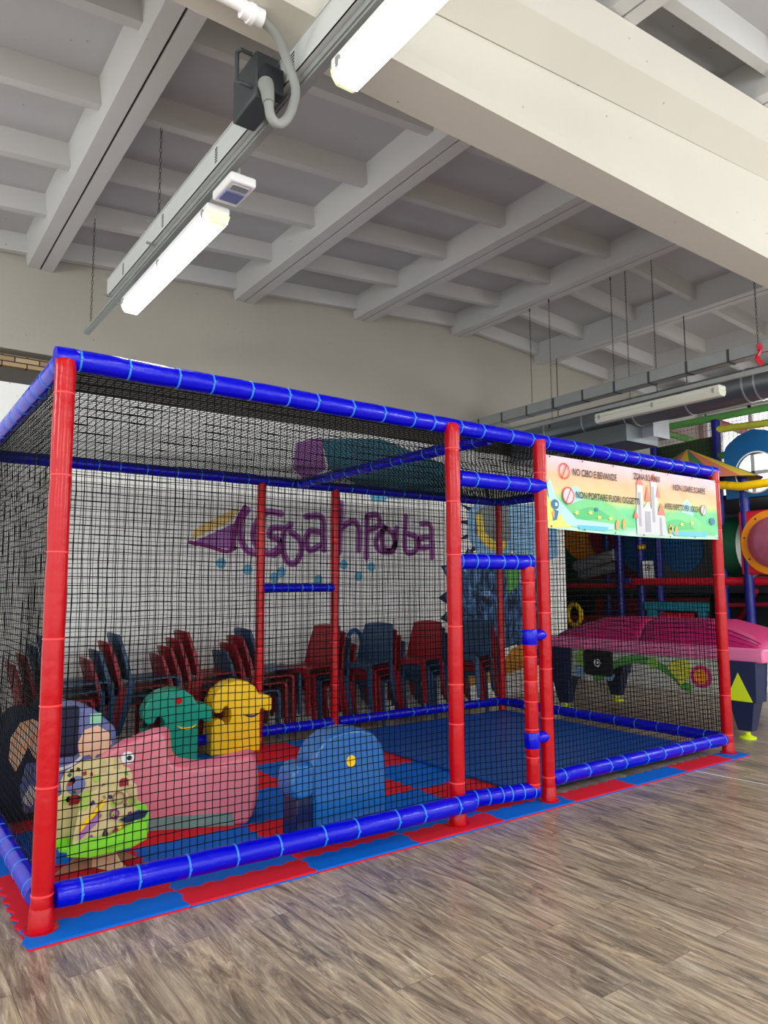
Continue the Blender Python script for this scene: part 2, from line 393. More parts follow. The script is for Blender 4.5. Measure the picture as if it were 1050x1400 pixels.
def fur_mat():
    m, nt, b = new_mat('shaggy_blue_paint'); N = nt.nodes.new; L = nt.links.new
    tc = N('ShaderNodeTexCoord'); mp = N('ShaderNodeMapping'); mp.inputs['Scale'].default_value = (4.5, 1, 2); mp.inputs['Rotation'].default_value = (0, .5, 0)
    L(tc.outputs['Object'], mp.inputs['Vector'])
    n = N('ShaderNodeTexNoise'); n.inputs['Scale'].default_value = 1.3; n.inputs['Detail'].default_value = 5; n.inputs['Roughness'].default_value = .7; n.inputs['Distortion'].default_value = 1.5
    L(mp.outputs[0], n.inputs['Vector']); r = N('ShaderNodeValToRGB'); cr = r.color_ramp
    cr.elements[0].position = .42; cr.elements[0].color = rgb(18, 28, 46); cr.elements[1].position = .70; cr.elements[1].color = rgb(170, 205, 230)
    for p, c in ((.48, rgb(44, 76, 120)), (.58, rgb(76, 120, 170))):
        e = cr.elements.new(p); e.color = c
    L(n.outputs['Fac'], r.inputs['Fac']); L(r.outputs['Color'], b.inputs['Base Color']); b.inputs['Roughness'].default_value = .8
    return m
M['furb'] = fur_mat()
def stroke(q, pts, w, y, m=0):
    # smooth polyline -> flat ribbon with round ends, standing proud of the wall by a millimetre
    P = []
    for i in range(len(pts)-1):
        p0 = pts[max(i-1,0)]; p1 = pts[i]; p2 = pts[i+1]; p3 = pts[min(i+2, len(pts)-1)]
        for k in range(6):
            t = k/6
            P.append(tuple(.5*((2*p1[d])+(-p0[d]+p2[d])*t+(2*p0[d]-5*p1[d]+4*p2[d]-p3[d])*t*t+(-p0[d]+3*p1[d]-3*p2[d]+p3[d])*t**3) for d in (0,1)))
    P.append(pts[-1])
    L_, R_ = [], []
    for i, p in enumerate(P):
        a = P[max(i-1,0)]; c = P[min(i+1,len(P)-1)]
        dx, dz = c[0]-a[0], c[1]-a[1]; l = math.hypot(dx, dz) or 1
        L_.append((p[0]-dz/l*w/2, y, p[1]+dx/l*w/2)); R_.append((p[0]+dz/l*w/2, y, p[1]-dx/l*w/2))
    for i in range(len(P)-1): q.quad(L_[i], L_[i+1], R_[i+1], R_[i], m)
    for p in (P[0], P[-1]): q.disc((p[0], y-.0004, p[1]), (1,0,0), (0,0,1), w/2, 12, m)
LET = [
  ('paren',[[(2.53,2.22),(2.46,2.10),(2.46,1.93),(2.53,1.80),(2.65,1.77)]]),
  ('c',[[(2.92,2.20),(2.76,2.21),(2.65,2.11),(2.60,1.97),(2.65,1.84),(2.79,1.77),(2.89,1.83)]]),
  ('s',[[(2.93,2.05),(2.82,2.04),(2.79,1.96),(2.89,1.92),(2.93,1.83),(2.84,1.76)]]),
  ('g',[[(3.04,2.09),(2.96,2.01),(2.95,1.81),(3.01,1.69),(3.10,1.68),(3.17,1.80),(3.15,1.93),(3.04,2.01)]]),
  ('a',[[(3.23,2.19),(3.43,2.19),(3.45,1.97),(3.46,1.83)],[(3.43,2.02),(3.28,2.03),(3.23,1.92),(3.28,1.82),(3.43,1.89)]]),
  ('l',[[(3.68,2.37),(3.66,1.81)]]),
  ('h',[[(3.68,2.08),(3.84,2.17),(3.92,2.09),(3.92,1.84)]]),
  ('p',[[(4.04,2.22),(4.03,1.76)],[(4.04,2.24),(4.19,2.26),(4.21,2.14),(4.06,2.08)]]),
  ('e',[[(4.30,2.11),(4.17,1.97),(4.21,1.85),(4.36,1.84),(4.45,1.93),(4.40,2.06),(4.30,2.11)]]),
  ('u',[[(4.27,2.13),(4.27,1.89),(4.42,1.85),(4.47,2.12)]]),
  ('b',[[(4.61,2.27),(4.60,1.86),(4.76,1.86),(4.78,2.01),(4.62,2.06)]]),
  ('a2',[[(4.85,2.19),(4.99,2.18),(5.01,1.98),(5.01,1.78)],[(4.99,2.03),(4.83,2.01),(4.83,1.90),(4.99,1.91)]])]
for i, (nm, ss) in enumerate(LET):
    q = MB()
    for st in ss: stroke(q, st, .075, WY-.0020)
    for st in ss: stroke(q, [(a, c-.012) for a, c in st], .025, WY-.0036, 1)
    struct(q.build('graffiti_letter', [M['vio'], M['vio2']], wall, smooth=0, fix=False), 'violet spray painted letter on the white wall')
q = MB()
q.prism([(1.94,1.86),(2.40,2.08),(2.46,2.22),(2.43,2.02),(2.39,1.80),(2.23,1.82)], (0, WY-.003, 0), (1,0,0), (0,0,1), (0,.003,0), 0)
q.prism([(1.94,1.89),(1.96,1.99),(2.22,2.14),(2.43,2.24),(2.37,2.10)], (0, WY-.002, 0), (1,0,0), (0,0,1), (0,.002,0), 1)
stroke(q, [(1.92,1.86),(2.10,1.83),(2.30,1.78),(2.40,1.82)], .04, WY-.0045, 2); stroke(q, [(2.38,1.82),(2.40,2.05),(2.50,2.25)], .05, WY-.0045, 2)
struct(q.build('graffiti_cone', [M['vio'], M['ypaint'], M['vio2']], wall, smooth=0))
for (x, z) in [(2.25,1.66),(2.54,1.60),(2.85,1.52),(2.93,1.58),(3.39,1.50),(3.72,1.67),(3.92,1.54),(4.10,1.65)]:
    q = MB(); q.disc((x, WY-.002, z), (1,0,0), (0,0,1), .055, 14); struct(q.build('paint_spot', M['cyan'], wall, smooth=0, fix=False))
def mural(nm, pts, m, lay): struct(flatp(pts, WY-.002-.0015*lay, nm, M[m], wall, .002+.0015*lay))
mural('painted_patch', [(3.10,3.00),(3.42,3.10),(3.48,2.75),(3.24,2.56),(3.06,2.71)], 'vio', 0)
mural('painted_patch', [(3.42,3.08),(4.24,3.18),(5.39,2.94),(5.63,2.50),(4.23,2.47),(3.52,2.75)], 'tealp', 0)
mural('painted_patch', [(4.08,2.50),(4.34,2.50),(4.30,2.42),(4.11,2.42)], 'cyan', 1)
FUR = [(5.27,1.53),(5.17,1.67),(5.39,1.70),(5.35,1.83),(5.54,1.76),(5.62,1.91),(5.77,1.80),(5.99,1.90),(6.14,1.78),(6.42,1.85),(6.64,1.72),(6.92,1.79),(7.06,1.54),(7.15,1.13),(7.07,0.75),(6.91,0.39),(6.70,0.26),(6.60,0.46),(6.46,0.66),(6.24,0.62),(6.10,0.44),(5.95,0.50),(5.71,0.47),(5.59,0.61),(5.39,0.58),(5.45,0.75),(5.23,0.79),(5.35,0.94),(5.15,1.03),(5.33,1.17),(5.12,1.28),(5.31,1.39)]
cx, cz = 6.15, 1.15
mural('painted_fur_outline', [(cx+(x-cx)*1.015, cz+(z-cz)*1.015) for x, z in FUR], 'furd', 0)
mural('painted_fur_body', [(cx+(x-cx)*.985, cz+(z-cz)*.985) for x, z in FUR], 'furb', 1)
random.seed(7)
mural('painted_eye_rim', [(5.63,2.38),(5.83,2.57),(6.31,2.62),(6.61,2.52),(6.63,2.04),(6.31,1.81),(5.81,1.84),(5.62,2.05)], 'furl', 2)
mural('painted_eyeball', [(5.76,2.39),(6.00,2.52),(6.30,2.54),(6.47,2.38),(6.43,2.08),(6.20,1.93),(5.91,1.97),(5.73,2.12)], 'eyegrey', 3)
mural('painted_eye_crescent', [(5.76,2.35),(5.87,2.38),(5.91,2.13),(6.09,2.02),(6.32,2.03),(6.28,1.91),(6.01,1.90),(5.79,2.07)], 'eyey', 4)
mural('painted_face', [(6.36,2.52),(6.96,2.58),(7.33,2.48),(7.34,1.85),(7.00,1.72),(6.63,1.74),(6.39,1.93)], 'furl', 5)
mural('painted_leaf', [(6.28,1.68),(6.58,1.72),(6.52,1.44),(6.32,1.32)], 'gpaint', 5)
mural('painted_foot', [(6.21,0.44),(6.38,0.60),(6.60,0.66),(6.70,0.50),(6.54,0.32),(6.23,0.27)], 'opaint', 5)
mural('painted_foot', [(5.55,0.44),(5.95,0.46),(6.0,0.20),(5.60,0.17)], 'opaint', 5)
q = MB(); 
for k in range(9):
    a = PI*.55 + k*PI*.13; r = .52; q.poly([(6.12+.5*math.cos(a)*1.0, WY-.0016, 2.2+.42*math.sin(a)), (6.12+.5*math.cos(a+.16), WY-.0016, 2.2+.42*math.sin(a+.16)), (6.12+.72*math.cos(a+.1), WY-.0016, 2.2+.6*math.sin(a+.1))])
struct(q.build('painted_spikes', M['furd'], wall, smooth=0, fix=False))

# ------------------------------------------------------------------ foam mat
TP = .648; XS = [-.08+TP*i for i in range(9)]+[5.37]; YS = [-.155, .02, .68, 1.33, 1.98, 2.60]
TH = .016
def edge(p, q, tooth=True, seed=0):
    """zigzag jigsaw path from p to q (q excluded)"""
    if not tooth: return [p]
    L_ = math.hypot(q[0]-p[0], q[1]-p[1]); n = max(2, round(L_/.052)); dx, dy = (q[0]-p[0])/L_, (q[1]-p[1])/L_
    out = [p]
    for k in range(1, n):
        c = k*L_/n; s_ = .011 if k % 2 else -.011
        for t, a in ((-.016, s_*.5), (-.009, s_), (.009, s_), (.016, s_*.5)):
            out.append((p[0]+dx*(c+t)-dy*a, p[1]+dy*(c+t)+dx*a))
    return out
def hz(i, j, x0=None, x1=None):   # horizontal edge under row j between XS[i], XS[i+1]
    return edge((XS[i], YS[j]), (XS[i+1], YS[j]), j > 0) + [(XS[i+1], YS[j])]
def vt(i, j):
    return edge((XS[i], YS[j]), (XS[i], YS[j+1]), 0 <= i < 9) + [(XS[i], YS[j+1])]
ORD = ['first','second','third','fourth','fifth','sixth','seventh','eighth','ninth']
ROWN = ['front edge strip','second row','third row','fourth row','fifth row']
for j in range(5):
    for i in range(9):
        if j > 0 and i > 4: continue
        bl = (i+j) % 2 == 0
        topm, bot = ('matblue','matred') if bl else ('matred','matblue')
        loop = hz(i, j)[:-1] + vt(i+1, j)[:-1] + hz(i, j+1)[::-1][:-1] + vt(i, j)[::-1][:-1]
        q = MB(); q.prism(loop, (0,0,.006), (1,0,0), (0,1,0), (0,0,TH-.006), 0)
        y0 = YS[j] - (.007 if j == 0 else 0); xl = XS[i] - (.006 if i == 0 else 0)
        q.box(xl+.004, XS[i+1]-.001+(.006 if i == 8 else 0), y0+.001, YS[j+1]-.002, .0005, .0062, 1)
        o = q.build('foam_tile', [M[topm], M[bot]], smooth=0)
        tag(o, '%s foam mat tile, %s from the left in the %s' % ('blue' if bl else 'red', ORD[i], ROWN[j]), 'foam tile', 'interlocking foam tiles under the play cage')
q = MB(); q.box(3.0, 5.22, .14, 2.52, TH+.001, TH+.035)
o = q.build('play_mat', M['softblue'], bevel=.012)
tag(o, 'large smooth dark blue play mat covering the right half of the cage floor', 'mat')

# ------------------------------------------------------------------ the play cage
H = 2.4
XA, XB, XC, XD, YD = 0., 2.27, 3.07, 5.33, 2.65
cage = empty('play_cage', (0,0,0), 'netted soft play cage with red padded posts and blue padded rails on the foam mat', 'play cage')
def padded(p, q, r, ntie, seed=0):
    """padded tube, slightly puffed between wraps; returns mesh builder and wrap positions"""
    rnd = random.Random(seed); p = Vector(p); q = Vector(q); pts, rad, ties = [], [], []
    ts = sorted([(k+.5+rnd.uniform(-.18, .18))/ntie for k in range(ntie)]) if ntie else []
    marks = [0]+ts+[1]
    for k in range(len(marks)-1):
        a, b_ = marks[k], marks[k+1]
        for t, rr in ((0, .955), (.06, .985), (.3, 1.01), (.7, 1.01), (.94, .985)):
            pts.append(p.lerp(q, a+(b_-a)*t)); rad.append(r*rr)
    pts.append(q); rad.append(r*.955)
    off = [Vector((rnd.uniform(-1,1), rnd.uniform(-1,1), rnd.uniform(-1,1)))*.0012 for _ in pts]
    pts = [a+o for a, o in zip(pts, off)]
    mb = MB(); mb.tube(pts, rad, 20)
    return mb, [p.lerp(q, t) for t in ts], (q-p).normalized()
_tie = {}
def add_ties(o, pos, d, r, m, key):
    k = (round(r, 3), m, tuple(round(c, 2) for c in d))
    for t in pos:
        if k not in _tie:
            mb = MB(); dd = Vector(d); u = Vector((0,0,1)) if abs(dd.z) < .9 else Vector((1,0,0)); a = dd.cross(u).normalized(); b2 = dd.cross(a)
            n = 24; prof = ((-.005, .0), (-.003, .0028), (.003, .0028), (.005, .0))
            for (s_, h) in prof:
                for j in range(n):
                    w = 2*PI*j/n; mb.v.append(tuple(dd*s_ + (a*math.cos(w)+b2*math.sin(w))*(r+h)))
            for kk in range(3):
                for j in range(n): mb.f.append((kk*n+j, kk*n+(j+1)%n, (kk+1)*n+(j+1)%n, (kk+1)*n+j)); mb.mi.append(0)
            c = a*(r+.004); mb.box(c.x-.005, c.x+.005, c.y-.005, c.y+.005, c.z-.005, c.z+.005)
            t_ = mb.build('cable_tie', M[m], o, loc=t); _tie[k] = t_
        else:
            c = _tie[k].copy(); COL.objects.link(c); c.parent = o; c.location = t
def rail(p, q, r=.055, nt=8, seed=0, m='blue', name='padded_rail', parent=None, ties='tie'):
    mb, pos, d = padded(p, q, r, nt, seed)
    o = mb.build(name, M[m], parent or cage, smooth=50)
    if ties: add_ties(o, pos, d, r*.965, ties, 0)
    return o
def post(x, y, r=.052, z0=TH, top=H+.005, seed=0, ties=True, flange=True, name='padded_post', parent=None):
    mb, pos, d = padded((x,y,z0+.012), (x,y,top), r, 7 if ties else 0, seed)
    if flange:
        mb.tube([(x,y,z0), (x,y,z0+.007), (x,y,z0+.008), (x,y,z0+.085), (x,y,z0+.09)], [r+.023, r+.024, r+.006, r+.003, r*.98], 24)
    o = mb.build(name, M['red'], parent or cage, smooth=50)
    if ties: add_ties(o, pos, d, r*.965, 'redtie', 0)
    return o
# front posts and the far ones
post(XA-.01, -.02, .044, seed=1); post(XB-.03, -.045, .046, seed=2); post(XC-.035, -.045, .043, seed=3); post(XD-.04, -.02, .044, seed=4)
for x, s_ in ((XA,5), (XB,6), (XC,7), (XD,8)): post(x, YD, .041, seed=s_, z0=.0 if s_ in (5,6,7,8) else TH)
# top ring
rail((-.05,.0,H+.02), (XD+.03,.0,H), .05, 26, 11)
rail((0,0,H+.02), (0,YD+.03,H), .05, 12, 12); rail((XD,.05,H), (XD,YD,H), .05, 12, 13)
rail((0,YD,H), (XD,YD,H), .047, 24, 14); rail((2.66,.05,H-.01), (2.63,YD-.03,H-.01), .042, 13, 15)
# knee ring
rail((.035,-.02,.135), (2.30,-.115,.145), .051, 10, 16); rail((XC+.03,.0,.135), (XD+.02,-.0,.125), .049, 10, 17)
rail((-.01,.05,.125), (-.01,YD,.115), .05, 12, 18); rail((XD,.06,.12), (XD,YD,.115), .048, 11, 19)
rail((.05,YD,.125), (XB-.05,YD,.125), .045, 9, 20); rail((XB+.02,YD,.13), (XC-.04,YD,.13), .045, 5, 21); rail((XC+.05,YD,.13), (XD-.03,YD,.12), .045, 9, 22)
rail((XB+.02,YD,1.41), (XC-.02,YD,1.41), .042, 5, 23)
rail((XB+.04,-.0,2.085), (XC-.02,-.045,2.085), .05, 3, 24)

# nets : real cords
def net(name, F_, U, V, cell=.038, r=.0025, parent=None, seed=0, amp=.012, m='net', sides=3):
    """F_(u,v) maps metres to space; U x V metres of square mesh"""
    mb = MB(); v, f_ = mb.v, mb.f
    nu = max(2, round(U/cell)); nv = max(2, round(V/cell)); du = U/nu; dv = V/nv
    sv = Vector((seed*3.7, seed*1.3, 0))
    def P(i, j):
        u, w = i*du, j*dv
        e = min(1, 4*min(i, nu-i)/nu+.15, 4*min(j, nv-j)/nv+.15)
        n = noise.noise_vector(Vector((u*2.2, w*2.2, 0))+sv)*amp*e + noise.noise_vector(Vector((u*17, w*17, 3))+sv)*.003
        a = F_(u+n.x, w+n.y); 
        return a[0] + a[1]*(n.z*.35)
    G = [[P(i, j) for j in range(nv+1)] for i in range(nu+1)]
    a0 = F_(0,0)[0]; au = (F_(.1,0)[0]-a0).normalized(); av = (F_(0,.1)[0]-a0).normalized(); an_ = au.cross(av).normalized()
    tri = [(math.cos(2*PI*k/sides), math.sin(2*PI*k/sides)) for k in range(sides)]
    def line(pts, side):
        i0 = len(v)
        for p in pts:
            for c, s_ in tri: q = p + side*(c*r) + an_*(s_*r); v.append((q.x, q.y, q.z))
        for k in range(len(pts)-1):
            b0 = i0+k*sides
            for j in range(sides): j2 = (j+1) % sides; f_.append((b0+j, b0+j2, b0+sides+j2, b0+sides+j))
    for i in range(nu+1): line(G[i], au)
    for j in range(nv+1): line([G[i][j] for i in range(nu+1)], av)
    mb.mi = [0]*len(f_)
    return mb.build(name, M[m], parent or cage, smooth=0, fix=False)
def plane(o, du, dv, sag=0, U=1, V=1, n=None):
    o, du, dv = Vector(o), Vector(du), Vector(dv); nn = du.cross(dv).normalized() if n is None else Vector(n)
    def F_(u, v):
        s_ = 16*(u/U)*(1-u/U)*(v/V)*(1-v/V) if sag else 0
        return o+du*u+dv*v+nn*sag*s_, nn
    return F_
X_, Y_, Z_ = (1,0,0), (0,1,0), (0,0,1)
net('net_panel', plane((.03,.045,.15), X_, Z_, .03, 2.2, 2.2, (0,1,0)), 2.21, 2.22, seed=1)
net('net_panel', plane((XC+.05,.035,.15), X_, Z_, .02, 2.2, 2.2, (0,1,0)), 2.22, 2.22, seed=2)
net('net_panel', plane((.0,.05,.15), Y_, Z_, .03, 2.5, 2.2, (1,0,0)), 2.55, 2.22, seed=3)
net('net_panel', plane((XD-.01,.05,.15), Y_, Z_, .03, 2.5, 2.2, (-1,0,0)), 2.55, 2.22, seed=4)
net('net_panel', plane((.04,YD-.01,.15), X_, Z_, .02, 5.3, 2.2, (0,-1,0)), 5.24, 2.22, seed=5, amp=.02)
net('net_panel', plane((.03,.04,H+.0), X_, Y_, .02, 5.3, 2.6, (0,0,-1)), 5.26, 2.58, seed=6, amp=.02)
net('net_panel', plane((XB+.04,.03,2.12), X_, Z_), .72, .24, seed=7)
net('net_panel', plane((XB+.04,.03,1.62), X_, Z_), .72, .44, seed=8)

# gate
gate = empty('gate', (2.90, -.035, 0)); gate.parent = cage
GD = Vector((-.55, .11, 0)); 
mb, pos, d = padded((0,0,.09), (0,0,1.53), .045, 9, 31); gp = mb.build('gate_post', M['red'], gate, smooth=50); add_ties(gp, pos, d, .0435, 'redtie', 0)
mb, pos, d = padded(tuple(Vector((.03,-.005,1.565))), tuple(GD+Vector((0,0,1.565))), .048, 6, 32); gt = mb.build('gate_rail', M['blue'], gate, smooth=50); add_ties(gt, pos, d, .0463, 'tie', 0)
mb, pos, d = padded(tuple(Vector((.035,-.005,.10))), tuple(GD+Vector((0,0,.10))), .05, 7, 33); gb = mb.build('gate_rail', M['blue'], gate, smooth=50); add_ties(gb, pos, d, .048, 'tie', 0)
for z in (1.075, .415):
    mb = MB(); mb.tube([(0,0,z-.05), (0,0,z-.045), (0,0,z+.045), (0,0,z+.05)], [.047,.051,.051,.047], 20)
    mb.tube([(.03,0,z+.005), (.06,-.01,z+.01), (.13,-.01,z+.01), (.15,-.01,z+.01)], [.03,.036,.039,.038], 16)
    mb.build('hinge_sleeve', M['blue'], gate, smooth=50)
gl = GD.length
net('gate_net', plane((-.04,.01,.15), GD.normalized(), Z_), gl-.06, 1.38, seed=9, parent=gate)

# ------------------------------------------------------------------ banner
BX0, BX1, BZ0, BZ1 = 3.06, 5.215, 1.80, 2.305
ban = empty('banner', (BX0, -.075, BZ0), 'pastel printed vinyl banner with play rules tied under the top rail', 'banner')
BW, BH = BX1-BX0, BZ1-BZ0
q = MB(); nseg = 24
for k in range(nseg):
    for j in range(6):
        def bp_(a, c):
            x = BW*a/nseg; z = BH*c/6
            sg = -.02*math.sin(PI*a/nseg)*(1-c/6)
            return (x, 0, z+sg)
        q.quad(bp_(k,j), bp_(k+1,j), bp_(k+1,j+1), bp_(k,j+1))
q.build('banner_sheet', M['banner'], ban, fix=False)
lay = [0]
def dec(name, pts, col, lay=1, ring=None):
    mm = M.get(col)
    y = -.0015*lay
    r = MB(); r.poly([(x, y, z) for x, z in pts]); return r.build(name, mm, ban, smooth=0, fix=False)
def ell(cx, cz, rx, rz, n=20): return [(cx+rx*math.cos(2*PI*k/n), cz+rz*math.sin(2*PI*k/n)) for k in range(n)]
for nm, c in (('hill', (110,205,130)), ('hill2', (70,190,110)), ('river', (95,190,235)), ('riverl', (175,235,235)), ('castle', (205,205,210)), ('castled', (165,165,175)), ('roofr', (235,110,90)), ('hillb', (165,215,215)), ('sun', (250,235,200)), ('bird', (30,110,150)), ('flower', (240,230,110)), ('fence', (240,165,90)), ('pinkp', (250,200,205)), ('ringr', (225,60,50))):
    M[nm] = mat('banner_print_'+nm, rgb(*c), .4, .1, scale=10)
dec('mountain_print', [(.22,.16)]+[(.30+.09*math.cos(t), .17+.14*math.sin(t)) for t in [PI*k/10 for k in range(10,-1,-1)]]+[(.4,.16)], 'hillb', 1)
dec('mountain_print', [(1.70+.09*math.cos(t), .17+.14*math.sin(t)) for t in [PI*k/10 for k in range(10,-1,-1)]], 'hillb', 1)
dec('hill_print', [(.05,.05)]+[(.05+.9*k/12, .09+.14*math.sin(PI*k/12)) for k in range(13)]+[(.98,.05)], 'hill', 2)
dec('hill_print', [(1.25,.03)]+[(1.25+.85*k/12, .07+.13*math.sin(PI*(k/12)**.8)) for k in range(13)]+[(2.1,.03)], 'hill', 2)
dec('hill_print', [(.25,.06)]+[(.25+.45*k/10, .10+.07*math.sin(PI*k/10)) for k in range(11)], 'hill2', 3)
dec('hill_print', [(1.30,.04)]+[(1.3+.5*k/10, .07+.07*math.sin(PI*k/10)) for k in range(11)], 'hill2', 3)
dec('river_print', [(0,.30),(.03,.34),(.09,.22),(.30,.075),(.72,.06),(.72,.015),(.28,.02),(.2,.03),(.02,.2)], 'riverl', 4)
dec('river_print', [(.30,.035),(.66,.035),(.62,.003),(.33,.005)], 'river', 5)
dec('river_print', [(1.45,.04),(2.0,.05),(1.95,.015),(1.5,.005)], 'river', 5)
dec('ground_print', [(0,.0),(.25,.015),(.06,.18),(0,.22)], 'flower', 3)
cs = 'castle'
dec('castle_print', [(1.0,-.005),(1.0,.12),(1.02,.38),(1.09,.38),(1.09,.2),(1.15,.26),(1.2,.2),(1.2,.42),(1.28,.42),(1.28,.16),(1.37,.16),(1.40,.0)], cs, 4)
for (a, c, w, h) in ((1.055,.38,.045,.07),(1.15,.26,.035,.13),(1.24,.42,.05,.07),(1.325,.16,.055,.10),(.99,.12,.03,.07),(1.29,.30,.03,.09)):
    dec('castle_roof_print', [(a-w,c),(a+w,c),(a,c+h)], 'roofr', 6)
for (a, c, w, h) in ((1.11,.02,.07,.16),(1.21,.1,.03,.28),(1.03,.06,.03,.26),(1.30,.0,.03,.14)):
    dec('castle_shade_print', [(a,c),(a+w,c),(a+w,c+h),(a,c+h)], 'castled', 5)
for (a, c) in ((.45,.13),(.55,.10),(.68,.10),(.3,.12),(1.6,.10),(1.75,.12),(1.45,.06)):
    dec('flower_print', [(a+(.035 if k % 2 else .015)*math.cos(k*PI/5), c+(.02 if k % 2 else .009)*math.sin(k*PI/5)) for k in range(10)], 'flower', 6)
for (a, c) in ((.74,.02),(.82,.03),(1.42,.02),(1.50,.01)):
    dec('fence_print', [(a,c),(a+.03,c),(a+.04,c+.06),(a+.02,c+.08),(a,c+.05)], 'fence', 6)
dec('bird_print', ell(.075,.165,.04,.035), 'bird', 6); dec('bird_print', ell(.085,.165,.014,.013), 'white', 7); dec('bird_print', [(.06,.13),(.11,.12),(.09,.06),(.05,.05)], 'bird', 6); dec('bird_print', [(.04,.11),(.065,.12),(.06,.06)], 'fence', 7)
dec('bird_print', ell(.52,.155,.02,.015), 'bird', 6); dec('bird_print', ell(2.06,.15,.04,.03), 'bird', 6)
def ring(a, c, r, fill=None):
    r_ = MB(); r_.disc((a, -.0105, c), (1,0,0), (0,0,1), r, 24, 0, r*.84)
    t = PI/3
    r_.poly([(a+r*.9*math.cos(t)-.004, -.0105, c+r*.9*math.sin(t)), (a+r*.9*math.cos(t)+.006, -.0105, c+r*.9*math.sin(t)), (a-r*.9*math.cos(t)+.006, -.0105, c-r*.9*math.sin(t)), (a-r*.9*math.cos(t)-.004, -.0105, c-r*.9*math.sin(t))])
    r_.build('prohibition_sign', M['ringr'], ban, smooth=0, fix=False)
    if fill: dec('prohibition_sign_ground', ell(a, c, r*.84, r*.84), fill, 6)
ring(.18, .405, .058); ring(.215, .235, .062, 'pinkp'); ring(1.93, .235, .045, 'hillb')
def text(s_, x, z, size, w, m, parent, y=-.011, name='lettering'):
    cu = bpy.data.curves.new('t', 'FONT'); cu.body = s_; cu.size = size; cu.resolution_u = 3; cu.offset = .0011
    o = bpy.data.objects.new('t', cu); COL.objects.link(o)
    dg = bpy.context.evaluated_depsgraph_get(); me = bpy.data.meshes.new_from_object(o.evaluated_get(dg))
    bpy.data.objects.remove(o)
    xs = [v.co.x for v in me.vertices]; wid = max(xs)-min(xs); sx = w/wid
    for v in me.vertices: v.co = Vector((x+(v.co.x-min(xs))*sx, y, z+v.co.y))
    me.materials.clear(); me.materials.append(M[m]); me.name = name
    ob = bpy.data.objects.new(name, me); COL.objects.link(ob); ob.parent = parent; return ob
text('NO CIBO E BEVANDE', .27, .385, .07, .50, 'black', ban)
text('NON PORTARE FUORI OGGETTI', .30, .225, .068, .74, 'black', ban)
text('ZONA 0/3 ANNI', .98, .42, .068, .34, 'black', ban)
text('NON USARE SCARPE', 1.50, .375, .068, .47, 'black', ban)
text('AVERE RISPETTO PER I GIOCHI', 1.37, .215, .066, .50, 'black', ban)
for k in range(7):
    for zz in (BH-.012, .012):
        r_ = MB(); a = .03+(BW-.06)*k/6; zz2 = zz - (.02*math.sin(PI*k/6) if zz < .1 else 0)
        r_.disc((a, -.012, zz2), (1,0,0), (0,0,1), .007, 10); r_.build('eyelet', M['black'], ban, smooth=0, fix=False)

# ------------------------------------------------------------------ soft toys in the cage
TOY = [(0,0),(0,.24),(.02,.285),(.065,.30),(.105,.275),(.115,.245),(.15,.245),(.17,.29),(.165,.36),(.13,.40),(.105,.385),(.085,.345),(.035,.345),(.005,.385),(.005,.45),(.045,.525),(.12,.58),(.22,.605),(.31,.59),(.38,.54),(.415,.475),(.46,.47),(.515,.455),(.535,.43),(.535,.34),(.52,.325),(.475,.33),(.46,.355),(.43,.35),(.425,.30),(.43,0)]
TOYB = [(0,0),(0,.22),(-.02,.30),(-.03,.38),(-.02,.45),(.0,.50),(.04,.545),(.11,.585),(.21,.60),(.31,.59),(.39,.55),(.44,.49),(.465,.42),(.47,.30),(.47,0)]
def toy(name, label, m, loc, rz, sx, sz, dep, mirror, eyec, smilec, sidem, eye, smile, er=.028):
    t = empty(name, loc, label, 'soft toy', 'foam animal seats on the mat', rz)
    out = [(x*sx, z*sz) for x, z in (TOY if mirror is False else TOYB)]
    q = MB(); q.prism(out, (0,0,.0), X_, Z_, (0,dep,0), 0)
    q.build('body', [M[m]], t, bevel=.022, bseg=3, smooth=50)
    if eye:
        q = MB(); q.tube([(eye[0],-.004,eye[1]), (eye[0],.01,eye[1])], er, 20); q.build('eye', M[eyec], t)
    if smile:
        q = MB(); a, c = smile; n = 8; r = .085
        up_ = [(a+r*math.cos(PI+PI*(.12+.76*k/n)), c+r*.42*math.sin(PI+PI*(.12+.76*k/n))) for k in range(n+1)]
        lo = [(a+r*math.cos(PI+PI*(.12+.76*k/n)), c-.001+r*(.42+.22*math.sin(PI*k/n))*math.sin(PI+PI*(.12+.76*k/n))) for k in range(n, -1, -1)]
        q.prism(up_+lo, (0,-.003,0), X_, Z_, (0,.01,0)); q.build('smile', M[smilec], t, smooth=0)
    q = MB(); e = -.003
    xl, xr = (0, .43*sx)
    q.box(xl-.004, xl+.006, dep*.42, dep*.58, .04, .2*sz); q.build('fastener_strip', M[sidem], t)
    q = MB(); q.box(xr-.006, xr+.004, dep*.42, dep*.58, .04, .26*sz); q.build('fastener_strip', M[sidem], t)
    return t
toy('foam_animal_seat', 'yellow foam animal seat with a navy smile beside the green one', 'yellow', (1.755,2.50-.02,TH), -.10, 1.0, 1.0, .22, False, 'red', 'toynavy', 'silver', None, (.35,.34))
toy('foam_animal_seat', 'green foam animal seat with a red eye and yellow smile', 'green', (1.13,2.33,TH), -.17, 1.0, 1.0, .22, False, 'red', 'yellow', 'silver', (.27,.51), (.34,.335))
toy('foam_animal_seat', 'blue foam animal seat with a yellow eye pressed against the front rail', 'toyblue', (1.355,.10,TH), -.02, 1.0, 1.0, .19, None, 'yellow', 'toynavy', 'greygreen', (.225,.425), None, .031)

